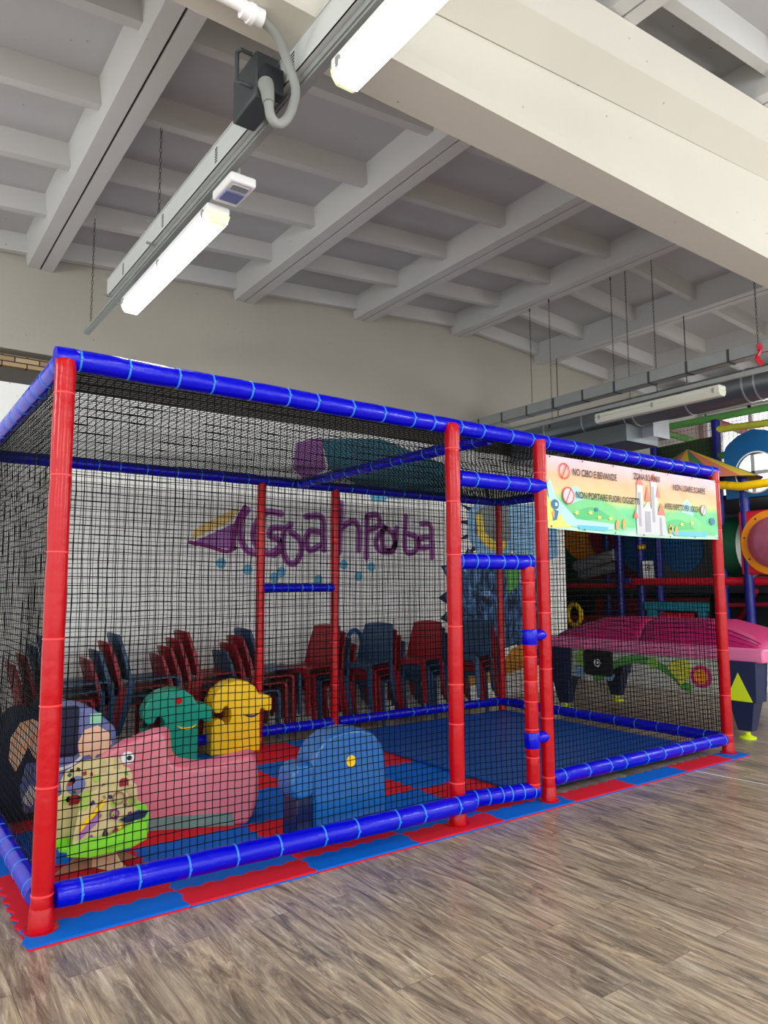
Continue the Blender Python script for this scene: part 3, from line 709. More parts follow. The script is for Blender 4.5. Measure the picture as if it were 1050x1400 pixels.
bt = [o for o in COL.objects if o.name.startswith('foam_animal_seat') and 'blue foam' in o.get('label', '')][0]
q = MB(); q.prism([(0,.30),(0,.43),(-.05,.45),(-.10,.445),(-.135,.41),(-.145,.34),(-.13,.285),(-.08,.265),(-.02,.275)], (-.01,-.015,0), X_, Z_, (0,.17,0)); q.build('nose', M['toyblue'], bt, bevel=.02, bseg=3, smooth=50)
q = MB(); q.box(-.105,-.005,.02,.17,0,.27); q.build('side_block', M['toynavy'], bt, bevel=.008)
# pink whale rocker : extruded side profile
def dirv(ax): a = Vector(ax).normalized(); return a
WP = Vector((1.271,.685,TH-.002)); wd = Vector((.91,-.414,0)).normalized(); wn = Vector((-wd.y, wd.x, 0))  # wn points into the cage
whale = empty('whale_rocker', tuple(WP), 'pink whale shaped rocker seat with grey green base behind the toy tree', 'rocker')
WO = [(-.99,.05),(-1.0,.18),(-.96,.30),(-.89,.40),(-.775,.475),(-.60,.535),(-.53,.54),(-.505,.525),(-.497,.46),(-.49,.39),(-.45,.352),(-.36,.335),(-.28,.335),(-.15,.36),(-.03,.385),(0,.378),(.02,.345),(.035,.25),(.03,.15),(.0,.05),(-.03,0),(-.93,0)]
q = MB(); q.prism(WO, (0,0,0), wd, Z_, wn*.26, 0, 1)
q.build('body', [M['pinkd'], M['pinkl']], whale, bevel=.02, bseg=3, smooth=50)
q = MB(); q.prism([(-.93,0),(-.95,.07),(-.12,.075),(-.1,.0)], tuple(-wn*.004), wd, Z_, wn*.01); q.build('base_panel', M['greygreen'], whale, smooth=0)
q = MB(); c = wd*-.715+Vector((0,0,.415)); q.tube([tuple(c-wn*.003), tuple(c+wn*.01)], .036, 20); ew = q.build('eye', M['white'], whale)
q = MB(); c = wd*-.705+Vector((0,0,.415)); q.tube([tuple(c-wn*.006), tuple(c+wn*.01)], .014, 16); q.build('pupil', M['black'], ew)

# child's printed armchair
sofa = empty('kids_armchair', (.35,1.75,TH), 'navy and lavender printed child armchair behind the front left post', 'armchair')
q = MB(); q.prism([(.02,0),(.0,.38),(.02,.62),(.10,.655),(.22,.62),(.36,.49),(.37,.40),(.33,.2),(.31,0)], (0,-.22,0), X_, Z_, (0,.42,0)); ra = q.build('armrest', M['lav'], sofa, bevel=.03, bseg=3, smooth=50)
q = MB(); q.prism([(-0.278,0),(-0.320,.25),(-0.292,.50),(-0.223,.62),(-0.140,.64),(-0.071,.60),(-0.050,.45),(-0.050,0)], (0,-.22,0), X_, Z_, (0,.46,0)); la = q.build('armrest', M['navyfab'], sofa, bevel=.035, bseg=3, smooth=50)
q = MB(); q.box(-.06,.05,-.12,.26,.0,.36); q.build('seat_cushion', M['navyfab'], sofa, bevel=.04, bseg=3, smooth=50)
q = MB(); q.box(-.08,.06,.06,.26,.3,.66); q.build('backrest', M['navyfab'], sofa, bevel=.04, bseg=3, smooth=50)
q = MB(); q.box(-.04,.125,-.245,-.18,.35,.655); q.build('backrest_panel', M['navyfab'], sofa, bevel=.02, bseg=3, smooth=50)
q = MB(); q.prism([(.14,.34),(.20,.345),(.22,.30),(.24,.34),(.30,.34),(.33,.40),(.31,.47),(.24,.52),(.16,.50),(.12,.42)], (0,-.227,0), X_, Z_, (0,.01,0)); q.build('peach_print', M['peach'], ra, smooth=0)
q = MB(); q.box(.19,.26,-.229,-.215,.53,.595); q.build('mint_print', M['mint'], ra, smooth=0)
q = MB(); stroke(q, [(.02,.28),(.10,.30),(.17,.36)], .018, -.226); stroke(q, [(.09,.64),(.10,.54),(.09,.42)], .02, -.226); q.build('piping', M['white'], ra, smooth=0, fix=False)
q = MB(); q.prism([(-0.265,.38),(-0.258,.50),(-0.209,.585),(-0.140,.60),(-0.085,.56),(-0.078,.44),(-0.119,.36),(-0.161,.44),(-0.195,.36),(-0.223,.30)], (0,-.227,0), X_, Z_, (0,.01,0)); q.build('peach_print', M['peach'], la, smooth=0)
q = MB(); q.prism([(-0.182,.12),(-0.140,.22),(-0.098,.18),(-0.126,.08)], (0,-.227,0), X_, Z_, (0,.01,0)); q.build('white_print', M['white'], la, smooth=0)
q = MB(); q.prism([(-0.168,.34),(-0.112,.34),(-0.064,.25),(-0.071,.05),(-0.168,.05),(-0.195,.2)], (0,-.224,0), X_, Z_, (0,.008,0)); q.build('lavender_print', M['lav'], la, smooth=0)

# wooden activity tree
tree = empty('activity_tree', (.36,.50,TH), 'wooden activity toy shaped like a tree with lime green tray, behind the front net', 'wooden toy')
crown = [(-.20,.17),(-.245,.20),(-.25,.27),(-.22,.31),(-.225,.36),(-.19,.385),(-.20,.44),(-.18,.49),(-.14,.51),(-.10,.53),(-.02,.535),(.06,.525),(.09,.50),(.10,.475),(.13,.465),(.145,.43),(.145,.39),(.17,.375),(.175,.33),(.17,.30),(.20,.28),(.215,.24),(.21,.18),(.17,.155),(.0,.145)]
q = MB(); q.prism(crown, (0,.01,0), X_, Z_, (0,.018,0)); cp = q.build('crown_panel', M['ply'], tree, smooth=0, bevel=.003)
crown2 = [(-.16,.15),(-.18,.2),(-.165,.28),(-.15,.36),(-.10,.41),(-.02,.43),(.05,.41),(.10,.36),(.12,.30),(.17,.27),(.18,.2),(.15,.15)]
q = MB(); q.prism(crown2, (0,-.12,0), (.97,.25,0), Z_, (0,.018,0)); cp2 = q.build('crown_panel', M['ply'], tree, smooth=0, bevel=.003)
q = MB(); q.prism([(-.22,-.10),(-.17,-.16),(0,-.18),(.15,-.15),(.21,-.07),(.2,.1),(.12,.17),(-.1,.17),(-.2,.08)], (0,0,.15), X_, Y_, (0,0,.022)); q.build('tray', M['lime'], tree, smooth=0, bevel=.004)
q = MB(); q.prism([(-.20,.145),(-.19,.19),(-.1,.21),(-.02,.20),(.06,.22),(.12,.25),(.17,.23),(.175,.15),(.1,.125),(-.1,.12)], (0,-.165,0), (1,.03,0), Z_, (0,.016,0)); q.build('grass_panel', M['lime'], tree, smooth=0, bevel=.003)
trunk = [(-.20,0),(-.12,.05),(-.07,.11),(-.06,.155),(.06,.155),(.07,.10),(.11,.05),(.19,0)]
q = MB(); q.prism(trunk, (0,.05,0), X_, Z_, (0,.016,0)); q.build('trunk_panel', M['brown'], tree, smooth=0)
q = MB(); q.prism(trunk, (0,0,0), (.5,-.86,0), Z_, (.014,.01,0)); q.build('trunk_panel', M['tan'], tree, smooth=0)
random.seed(12)
M['leafp'] = mat('soft_green_leaf_print', rgb(160, 190, 80), .6, .15); M['plyd'] = mat('shaded_cream_print', rgb(196, 176, 126), .6, .15, scale=20)
cols = ['dgreen','brown','cr','toynavy','brown','vio2','gpaint','brown','black','toynavy']
for k in range(34):
    lower = k % 2
    a = random.uniform(-.14,.13) if lower else random.uniform(-.17,.12); c = random.uniform(.26,.40) if lower else random.uniform(.30,.51); rr = random.uniform(.005,.011)
    par = cp2 if lower else cp; y = (-.128+a*.25) if lower else .004
    q = MB()
    if k % 3: q.prism([(-rr,-.006),(rr,-.01),(rr*1.2,.006),(-rr*.8,.01)], (a,y,c), (math.cos(k),0,math.sin(k)), (-math.sin(k),0,math.cos(k)), (0,.012,0))
    else: q.tube([(a,y+.002,c), (a,y+.012,c)], rr*2.4, 6)
    q.build('printed_shape', M[cols[k % 10] if k % 3 else 'leafp'], par, smooth=0)
for (a, c, w_, h_) in ((-.16,.33,.05,.035),(-.02,.46,.035,.05),(.05,.47,.03,.045),(.08,.38,.045,.03),(.12,.33,.03,.04)):
    q = MB(); q.prism([(0,0),(w_,0),(w_,h_),(w_*.75,h_*1.3),(w_*.25,h_*1.3),(0,h_)], (a,.004,c), X_, Z_, (0,.006,0)); q.build('cut_window', M['plyd' if w_ < .045 else 'dred'], cp, smooth=0)
for (a, y, c, r_) in ((.04,-.125,.36,.028),(.10,-.11,.33,.022),(.02,-.13,.29,.020)):
    q = MB(); q.tube([(a+r_*math.cos(2*PI*k/16), y, c+r_*math.sin(2*PI*k/16)) for k in range(17)], .005, 6, cap=False); q.build('turning_gear', M['brown' if r_ > .021 else 'vio2'], cp2)
q = MB(); q.prism([(.10,.16),(.10,.27),(.14,.30),(.20,.285),(.215,.24),(.21,.17),(.18,.155)], (0,-.06,0), X_, Z_, (0,.014,0)); q.build('grass_panel', M['lime'], tree, smooth=0, bevel=.003)
q = MB(); q.prism([(-.24,.155),(-.24,.19),(-.18,.2),(-.17,.155)], (0,-.06,0), X_, Z_, (0,.014,0)); q.build('grass_panel', M['lime'], tree, smooth=0)
q = MB(); q.prism([(-.15,.27),(-.03,.37),(-.03,.345),(-.15,.245)], (0,-.131,0), (.97,.25,0), Z_, (0,.01,0)); q.build('slot', M['yellow'], cp2, smooth=0)
q = MB(); q.prism([(-.15,.245),(-.05,.32),(-.06,.27),(-.15,.21)], (0,-.131,0), (.97,.25,0), Z_, (0,.01,0)); q.build('slot', M['vio'], cp2, smooth=0)
q = MB(); q.disc((-.13,.006,.42), X_, Z_, .045, 20); q.build('round_window', M['lav'], cp, smooth=0, fix=False)
for (a, y, c, m) in ((-.02,-.13,.19,'black'),(.03,-.13,.19,'cr'),(-.09,-.135,.19,'vio2'),(.0,-.1,.20,'white'),(.06,-.1,.2,'yellow'),(.04,-.14,.175,'orange')):
    q = MB(); q.tube([(a,y,c-.015),(a,y,c+.0),(a,y,c+.02),(a,y,c+.035)], [.012,.016,.012,.004], 12); q.build('peg_figure', M[m], tree)
q = MB(); q.prism([(0,0),(.09,.03),(.14,.02),(.12,-.01),(.03,-.02)], (.05,-.125,.255), X_, Z_, (0,.01,0)); q.build('leaf_panel', M['toynavy'], tree, smooth=0)

# ------------------------------------------------------------------ stacked chairs
def make_chair(m):
    t = empty('stacking_chair')
    # one-piece plastic chair, faces +X, origin under the back edge of the seat
    q = MB(); n = 8; top, bot = [], []
    G = []
    for k in range(n+1):
        x = -.01+.43*k/n; dip = -.012*math.sin(PI*k/n)+(-.02*max(0,(k/n-.85)/.15))
        w = .20+.015*k/n
        G.append([(x, -w+2*w*j/6, .445+dip-.010*math.sin(PI*j/6)) for j in range(7)])
    def sheet(q, G, th, ax):
        n1, n2 = len(G), len(G[0]); i = len(q.v)
        for s_ in (0, 1):
            for r_ in G:
                for p in r_: q.v.append(tuple(Vector(p)+Vector(ax)*th*s_))
        N_ = n1*n2
        for a in range(n1-1):
            for c in range(n2-1):
                k = i+a*n2+c; q.f.append((k, k+1, k+n2+1, k+n2)); q.f.append((k+N_, k+N_+n2, k+N_+n2+1, k+N_+1)); q.mi += [0,0]
        rim = [(0,c) for c in range(n2)]+[(a,n2-1) for a in range(1,n1)]+[(n1-1,c) for c in range(n2-2,-1,-1)]+[(a,0) for a in range(n1-2,0,-1)]
        for k in range(len(rim)):
            a = i+rim[k][0]*n2+rim[k][1]; c = i+rim[(k+1)%len(rim)][0]*n2+rim[(k+1)%len(rim)][1]
            q.f.append((a, c, c+N_, a+N_)); q.mi.append(0)
    sheet(q, G, .014, (0,0,1)); q.build('seat', m, t, smooth=50)
    q = MB(); G = []
    for k in range(9):
        s_ = k/8; z = .45+.375*s_; x = -.005-.03*s_-.06*s_*s_; w = .205-.045*s_-(.012 if k == 8 else 0)
        G.append([(x-.022*math.cos(PI*(j/6-.5))*(.4+.6*s_), -w+2*w*j/6, z+(.012*math.sin(PI*j/6) if k == 8 else 0)) for j in range(7)])
    sheet(q, G, .013, (-1,0,.1)); q.build('backrest', m, t, smooth=50)
    q = MB(); q.prism([(-.22,.385),(-.215,.43),(-.19,.45),(.19,.45),(.215,.43),(.22,.385),(.172,.375),(.155,.395),(-.155,.395),(-.172,.375)], (.405,0,0), Y_, Z_, (.03,0,0)); q.build('apron', m, t, smooth=0, bevel=.004)
    for s_ in (-1, 1):
        q = MB(); q.prism([(.172*s_,.41),(.222*s_,.41),(.238*s_,0),(.198*s_,0)], (.405,0,0), Y_, Z_, (.03,0,0)); o = q.build('leg', m, t, smooth=0, bevel=.004)
        q = MB(); q.prism([(-.012,.45),(.045,.45),(.015,.25),(-.07,0),(-.115,0),(-.05,.25)], (0,.19*s_,0), X_, Z_, (0,.022*s_,0)); q.build('leg', m, t, smooth=0, bevel=.004)
        q = MB(); q.prism([(-.012,.45),(.018,.45),(-.015,.62),(-.085,.825),(-.105,.82),(-.05,.62)], (0,0,0), (1,-.16*s_,0), (0,-.0,1), (0,.018*s_,0)); 
        for k in range(len(q.v)):
            v = q.v[k]; zz = v[2]; w = .205-.045*max(0,(zz-.45)/.375); q.v[k] = (v[0], s_*w+ (v[1] if abs(v[1]) < 1e-9 else 0) + (s_*.012 if k >= 6 else 0), zz)
        q.build('side_flange', m, t, smooth=0)
    return t
pr, pb = make_chair(M['cr']), make_chair(M['cb'])
protos = {'r': pr, 'b': pb}; used = {'r': False, 'b': False}
pos4 = ['lowest chair', 'second chair up', 'third chair up', 'topmost chair']
stacks = [(.40,3.06,0,'rrbb','far left stack beside the front post'), (.97,3.08,0,'rbrb','second stack from the left'), (1.57,3.08,0,'rrrr','all-red stack left of centre'), (2.17,3.08,0,'brrb','stack behind the yellow seat'),
          (3.40,3.12,PI+.30,'rbrr','stack beside the second back post'), (4.04,3.12,PI+.40,'brrb','stack right of the blue hoop'), (4.72,3.12,PI+.42,'bbbr','red-topped stack by the doorway post'), (5.45,3.10,PI+.44,'brrb','rightmost stack by the monster mural')]
for (x, y, rz, seq, nm) in stacks:
    for k, c in enumerate(seq):
        if not used[c]: o = protos[c]; used[c] = True
        else: o = copy_tree(protos[c])
        st_ = .074 if rz < 1 else .085; o.location = (x+st_*k*math.cos(rz), y+st_*k*math.sin(rz), .066*k); o.rotation_euler = (0,0,rz)
        tag(o, '%s plastic chair, %s of the %s' % ('dark red' if c == 'r' else 'slate blue', pos4[k], nm), 'chair', 'stacked plastic chairs along the back wall')
q = MB(); q.tube([(3.72+.10*math.cos(2*PI*k/24), 3.28, .78+.17*math.sin(2*PI*k/24)) for k in range(25)], .025, 8, cap=False)
q.tube([(3.72,3.28,.61),(3.72,3.28,.3),(3.72,3.28,0)], .02, 10); q.tube([(3.72,3.28,0),(3.72,3.28,.02)],[.12,.12],16)
o = q.build('toy_hoop', M['pblue']); tag(o, 'glossy blue plastic hoop on a stand between two chair stacks', 'hoop toy')

# ------------------------------------------------------------------ ceiling services, left run
def chain(x, y, z0, z1, label, link=.035, name='hanging_chain'):
    q = MB(); n = max(3, int((z1-z0)/link)); h = (z1-z0)/n
    for k in range(n):
        zc = z0+h*(k+.5); ax = Vector((1,0,0)) if k % 2 else Vector((0,1,0))
        pts = [Vector((x,y,zc))+ax*.007*math.cos(2*PI*j/8)+Vector((0,0,1))*(h*.62)*math.sin(2*PI*j/8) for j in range(9)]
        q.tube(pts, .0022, 4, cap=False)
    q.tube([(x,y,z1-.03),(x,y,z1+.0)], .008, 8)
    o = q.build(name, M['chain'], smooth=0, fix=False); tag(o, label, 'chain', 'chains and rods holding the cable trays'); return o
TX = .72
rl = MB(); rl.box(TX-.02, TX+.02, -4.5, 2.80, 3.515, 3.56); rl.box(TX-.03, TX-.02, -4.5, 2.80, 3.525, 3.55)
o = rl.build('light_rail', M['grey'], smooth=0, bevel=.003); tag(o, 'long grey steel rail carrying the lit tube lights at upper left', 'rail')
def tray(x, y0, y1, z0, h, w, label, n, slots):
    t = empty('cable_tray', (x, y0, z0), label, 'cable tray')
    q = MB(); L_ = y1-y0
    q.box(-w/2, -w/2+.004, 0, L_, 0, h); q.box(w/2-.004, w/2, 0, L_, 0, h); q.box(-w/2, w/2, 0, L_, 0, .004)
    q.box(-w/2-.006, -w/2+.004, 0, L_, h-.006, h); q.box(w/2-.004, w/2+.006, 0, L_, h-.006, h)
    q.build('channel', M['palegrey' if slots else 'grey'], t, smooth=0)
    for k in range(n):
        y = L_*(k+.5)/n; q = MB()
        if slots:
            for j in range(6): q.box(-w/2-.0015, -w/2, y-.015, y+.015, h*.2+j*h*.11, h*.2+j*h*.11+h*.05)
            q.build('slot_row', M['ddark'], t, smooth=0)
        else:
            q.prism([(-w/2-.004,-.003),(w/2+.004,-.003),(w/2+.004,h),(w/2+.0005,h),(w/2+.0005,-.0005),(-w/2-.0005,-.0005),(-w/2-.0005,h),(-w/2-.004,h)], (0,y-.012,0), X_, Z_, (0,.024,0)); q.build('joint_plate', M['dgrey'], t, smooth=0)
    return t
tray(.695, -4.5, 2.0, 3.555, .13, .06, 'light grey steel cable tray above the lit tube lights', 8, True)
# hangers
for y in (-.72, .98, 1.95):
    q = MB(); q.bar((.735,y,3.50), (.735,y,3.70), .012, .02); q.bar((.63,y,3.553),(.735,y,3.553), .012, .012); q.bar((.63,y,3.70),(.74,y,3.70), .01, .012)
    o = q.build('tray_bracket', M['grey'], smooth=0); tag(o, ['bracket clamping the tray next to the black socket box','bracket under the left chain on the cable tray','end bracket of the left cable tray'][(-.72,.98,1.95).index(y)], 'bracket', 'brackets on the left cable tray')
chain(.73, 1.06, 3.70, roofz(.73)+.3-.02, 'thin chain holding the left cable tray near its middle')
chain(.70, 2.60, 3.56, roofz(.7)+.3-.02, 'thin chain holding the far end of the left light rail')
def fixture(x, y0, y1, z, label, lit, w=.13, rot=0):
    t = empty('tube_light', (x, y0, z), label, 'tube light', 'long plastic tube light fittings'); L_ = y1-y0
    q = MB(); q.box(-w/2, w/2, 0, L_, .03, .075); q.build('housing', M['white' if lit else 'unlit'], t, bevel=.012, bseg=3)
    q = MB(); q.prism([(-w/2-.004,.032),(-w/2+.004,.0),(-w/2+.025,-.028),(w/2-.025,-.028),(w/2-.004,0),(w/2+.004,.032)], (0,0,0), X_, Z_, (0,L_,0)); q.build('diffuser_rim', M['clear' if lit else 'unlit'], t, bevel=.008)
    if lit:
        q = MB(); q.prism([(-w/2-.002,.028),(-w/2+.002,-.003),(-w/2+.024,-.033),(w/2-.024,-.033),(w/2-.002,-.003),(w/2+.002,.028)], (0,.03,0), X_, Z_, (0,L_-.06,0)); q.build('diffuser', M['lit'], t)
    for y in (.06, L_*.5, L_-.06):
        for s_ in (-1, 1):
            q = MB(); q.box(s_*(w/2+.002)-.006, s_*(w/2+.002)+.006, y-.012, y+.012, .005, .05); q.build('clip', M['grey'], t, bevel=.002)
    for y in (.15, L_-.15):
        q = MB(); q.tube([(0,y,.07), (0,y,.16 if lit else .105)], .006, 6); q.build('hook', M['chain'], t)
    return t
fixture(.74, .10, 1.66, 3.36, 'lit tube light hanging over the front left post of the cage', True)
fixture(.74, -2.75, -1.13, 3.375, 'lit tube light at the top edge of the photo below the beam', True)
# white emergency lamp
em = empty('emergency_lamp', (.745, -.20, 3.41), 'small white emergency lamp box under the left light rail', 'emergency lamp')
q = MB(); q.box(-.07,.07,0,.24,0,.05); q.build('housing', M['white'], em, bevel=.012, bseg=3)
q = MB(); q.box(-.05,.05,.10,.20,-.006,.01); q.build('lens', M['lav'], em, bevel=.003)
q = MB(); q.box(-.045,.045,.03,.08,-.005,.01); q.build('battery_cover', M['silver'], em, bevel=.003)
q = MB(); q.bar((0,.06,.05),(0,.06,.115),.01,.01); q.bar((0,.18,.05),(0,.18,.115),.01,.01); q.build('hook', M['grey'], em)
# black socket box and hose
sb = empty('socket_box', (.60,-.74,3.57), 'dark grey industrial socket box fixed to the cable tray', 'socket box')
q = MB(); q.box(-.055,.055,0,.24,-.09,.12); q.build('box', M['dgrey'], sb, bevel=.01)
q = MB(); q.tube([(-.06,.03,.11),(-.11,.03,.11),(-.12,.05,.105),(-.12,.05,-.03),(-.11,.03,-.04),(-.06,.03,-.04)], .009, 8); q.build('handle', M['dgrey'], sb, smooth=50)
q = MB(); q.box(-.045,.05,-.06,.0,-.09,.03); so = q.build('socket', M['ddark'], sb, bevel=.008)
q = MB(); q.tube([(-.03,-.045,-.06),(-.035,-.07,-.10),(-.04,-.095,-.18)], [.034,.03,.024], 14); q.build('cable_gland', M['hose'], so, smooth=50)
# smooth hose with spline
def spl(P, n=6):
    out = []
    for i in range(len(P)-1):
        p0, p1, p2, p3 = (Vector(P[max(i-1,0)]), Vector(P[i]), Vector(P[i+1]), Vector(P[min(i+2,len(P)-1)]))
        for k in range(n):
            t = k/n; out.append(.5*((2*p1)+(-p0+p2)*t+(2*p0-5*p1+4*p2-p3)*t*t+(-p0+3*p1-3*p2+p3)*t**3))
    out.append(Vector(P[-1])); return out
cd = empty('conduit', (0,0,0), 'white conduit on the beam turning into a grey hose to the socket box', 'conduit')
q = MB(); q.tube([(-1.2,-.95,3.655),(.40,-.95,3.655)], .022, 12); q.build('rigid_pipe', M['white'], cd, smooth=50)
q = MB(); q.tube([(.38,-.95,3.645),(.47,-.95,3.645)], .034, 12); q.tube([(.41,-.95,3.643),(.43,-.95,3.643)], .04, 12); q.build('coupling', M['white'], cd, smooth=50)
q = MB(); q.tube(spl([(.46,-.95,3.645),(.545,-.93,3.62),(.61,-.90,3.56),(.66,-.88,3.47),(.655,-.86,3.39),(.63,-.85,3.335),(.595,-.85,3.305),(.565,-.845,3.33),(.56,-.835,3.39)]), .020, 14); q.build('flexible_hose', M['hose'], cd, smooth=50)

# right run : tray, rail, duct, unlit light
RXX = 5.6
tray(RXX, -1.5, 3.38, 3.42, .12, .12, 'grey cable tray hanging across the hall at the right', 12, False)
q = MB(); q.box(RXX-.02, RXX+.02, -1.2, 3.3, 3.27, 3.31); o = q.build('light_rail', M['grey'], smooth=0); tag(o, 'thin steel light rail below the right cable tray', 'rail')
fixture(RXX+.02, .03, 1.42, 3.17, 'unlit tube light under the right cable tray in front of the round duct', False, .12)
for i, (x, y, zb) in enumerate(((5.56,2.29,3.44),(5.53,1.97,3.28),(5.60,1.18,3.44),(5.63,1.02,3.31),(5.62,.70,3.31),(5.52,-.36,3.44))):
    nm = ['chain nearest the back wall above the right cable tray','thin rod just right of the last chain by the back wall','chain left of the middle of the right cable tray','short chain in the middle of the right cable tray','long rod right of the middle of the right cable tray','chain at the right edge of the photo with a red ribbon'][i]
    o = chain(x, y, zb, roofz(x)-.0 if abs(x-5.5) < .1 else roofz(x)+.25, nm)
    if i == 5:
        q = MB(); q.tube(spl([(5.52,-.36,3.50),(5.53,-.37,3.44),(5.51,-.35,3.38),(5.52,-.38,3.31)]), [.02]*6+[.014]*6+[.022]*7, 6); rb = q.build('ribbon', M['pred'], smooth=0); tag(rb, 'red ribbon tied to the rightmost chain', 'ribbon')
du = empty('air_duct', (6.5,-1.5,3.43), 'big round galvanised air duct running along the right side under the ceiling', 'duct')
q = MB(); pts, rr = [], []
L_ = 4.9
q.tube([(0,0,0),(0,L_,0)], .175, 32); q.build('pipe', M['duct'], du, smooth=50)
for y in (.3,.95,1.6,1.72,2.35,3.0,3.12,3.7,4.3):
    q = MB(); q.tube([(0,y-.008,0),(0,y+.008,0)], .181, 32); q.build('seam_ring', M['silver'], du, smooth=50)
q = MB(); q.box(-.2,.42,3.05,4.86,-.36,-.16); q.build('outlet_box', M['duct'], du, smooth=0)
q = MB(); q.box(.10,.42,2.9,3.06,-.30,-.06); q.build('grille', M['silver'], du, smooth=0)
for y in (.6,2.4,4.2):
    q = MB(); q.bar((0,y,.17),(0,y,.95), .008,.008); q.bar((-.18,y,0),(-.18,y,.1),.004,.02); q.build('hanger', M['chain'], du, smooth=0)

# ------------------------------------------------------------------ hockey table
tb = empty('games_table', (6.0,0,0), 'children games table with magenta quilted cover, navy legs and fruit panels', 'games table')
# table : local x 0..1.15, y 0.02..2.55
q = MB(); q.prism([(0,.70),(0,.80),(.02,.83),(1.13,.83),(1.15,.80),(1.15,.70)], (0,.0,0), X_, Z_, (0,2.58,0)); q.build('rim', M['rimpink'], tb, bevel=.02, bseg=3)
for (y0, y1) in ((.05,1.30),(1.33,2.52)):
    q = MB(); n = 14; m_ = 12
    G = [[None]*(n+1) for _ in range(m_+1)]
    for a in range(m_+1):
        for c in range(n+1):
            x = .03+1.09*a/m_; y = y0+(y1-y0)*c/n
            g = 4*min(a/m_, .12)*min(1-a/m_+1e-9, .12)/(4*.12*.12) if 0 else min(1, (min(a, m_-a)/m_)/.22)
            if y0 < 1: e = min(1, (c/n)/.5)**.6
            else: e = min(1, (1-c/n)/.5)**.6
            h = (math.sin(g*PI/2))*e*.235
            G[a][c] = (x, y, .825+h)
    for a in range(m_):
        for c in range(n): q.quad(G[a][c], G[a+1][c], G[a+1][c+1], G[a][c+1])
    for c in range(n):
        for a in (0, m_): q.quad((G[a][c][0],G[a][c][1],.80), (G[a][c+1][0],G[a][c+1][1],.80), G[a][c+1], G[a][c])
    for a in range(m_):
        for c in (0, n): q.quad((G[a][c][0],G[a][c][1],.80), (G[a+1][c][0],G[a+1][c][1],.80), G[a+1][c], G[a][c])
    cv = q.build('quilted_cover', M['magenta'], tb, smooth=60)
    bmx = bmesh.new(); bmx.from_mesh(cv.data); bmesh.ops.remove_doubles(bmx, verts=bmx.verts, dist=.0005); bmesh.ops.recalc_face_normals(bmx, faces=bmx.faces); bmx.to_mesh(cv.data); bmx.free()
    for k in range(3):
        q = MB(); sp = []
        for c in range(1, 26):
            t = c/26; y = y0+(y1-y0)*t; x = .06+.05*k+.05*math.sin(PI*t)
            e = (min(1, t/.5) if y0 < 1 else min(1, (1-t)/.5))**.6
            g = min(1, ((x-.03)/1.09)/.22); sp.append((x, y, .825+math.sin(g*PI/2)*e*.235))
        q.tube(sp, .0035, 5)
        q.build('stitching', M['ddark'], cv, smooth=0)
def leg(lx, ly, tri):
    q = MB()
    s1 = [(-.0,0),(.20,0),(.20,.30),(0,.30)]
    i = len(q.v)
    for (z, x0, x1, y0, y1) in ((.71,0,.22,0,.34),(.34,.01,.20,.02,.31),(.335,.02,.19,.05,.29),(.07,.05,.15,.10,.23)):
        q.v += [(lx+x0,ly+y0,z),(lx+x1,ly+y0,z),(lx+x1,ly+y1,z),(lx+x0,ly+y1,z)]
    for k in range(3):
        for j in range(4): q.f.append((i+4*k+j, i+4*k+(j+1)%4, i+4*k+4+(j+1)%4, i+4*k+4+j)); q.mi.append(0)
    q.f.append((i,i+1,i+2,i+3)); q.f.append((i+12,i+13,i+14,i+15)); q.mi += [0,0]
    lo = q.build('leg', M['navyp'], tb, smooth=0, bevel=.012)
    q = MB(); q.tube([(lx+.10,ly+.165,.0),(lx+.10,ly+.165,.012),(lx+.10,ly+.165,.02),(lx+.10,ly+.165,.035),(lx+.10,ly+.165,.08)], [.075,.075,.05,.025,.025], 20); q.build('foot', M['neon'], lo)
    if tri:
        q = MB(); q.prism([(ly+.05,.345),(ly+.30,.345),(ly+.175,.60)], (lx-.003,0,0), Y_, Z_, (.006,0,0)); q.build('triangle_panel', M['neon'], lo, smooth=0)
leg(-.02,.06,True); leg(-.02,2.20,False); leg(.95,.06,False); leg(.95,2.20,False)
# side skirt : fruit coloured panel with an arched cut
def arch(y0, y1):
    o_ = [(y0,.70),(y0,.40)]
    o_ += [(y0+.35,.36)]
    for k in range(11):
        t = k/10; yy = y0+.45+(y1-y0-.9)*t; o_.append((yy, .38+.22*math.sin(PI*t)**.7))
    o_ += [(y1-.35,.36),(y1,.40),(y1,.70)]
    return o_
M['palewhite'] = mat('pale_panel_print', rgb(200, 205, 190), .5, .15, scale=5)
q = MB(); q.prism(arch(.38,2.25), (.02,0,0), Y_, Z_, (.015,0,0)); sk = q.build('side_panel', M['palewhite'], tb, smooth=0)
M['palegreen'] = mat('pale_green_print', rgb(150, 200, 90), .5, .3, scale=9)
M['ylw'] = mat('yellow_leaf_print', rgb(215, 215, 70), .5, .2)
M['swirl'] = mat('pink_swirl_print', rgb(205, 60, 120), .5, .3, scale=12)
for (cy, cz_, r, m) in ((.62,.53,.11,'swirl'),(.62,.53,.07,'orange'),(.85,.55,.0,'ylw'),(1.15,.62,.06,'palegreen'),(2.05,.60,.10,'palegreen'),(1.85,.50,.09,'gpaint'),(2.1,.45,.07,'furl'),(1.70,.44,.06,'furl'),(1.95,.66,.04,'opaint')):
    q = MB()
    k_ = {'swirl':1,'orange':2}.get(m, 1)
    if r: q.tube([(.012-.003*k_,cy,cz_),(.03,cy,cz_)], r, 22)
    else: q.prism([(.72,.62),(.78,.68),(.92,.66),(.98,.58),(.90,.50),(.84,.42),(.76,.50)], (.010,0,0), Y_, Z_, (.02,0,0))
    q.build('fruit_print', M[m], sk, smooth=30)
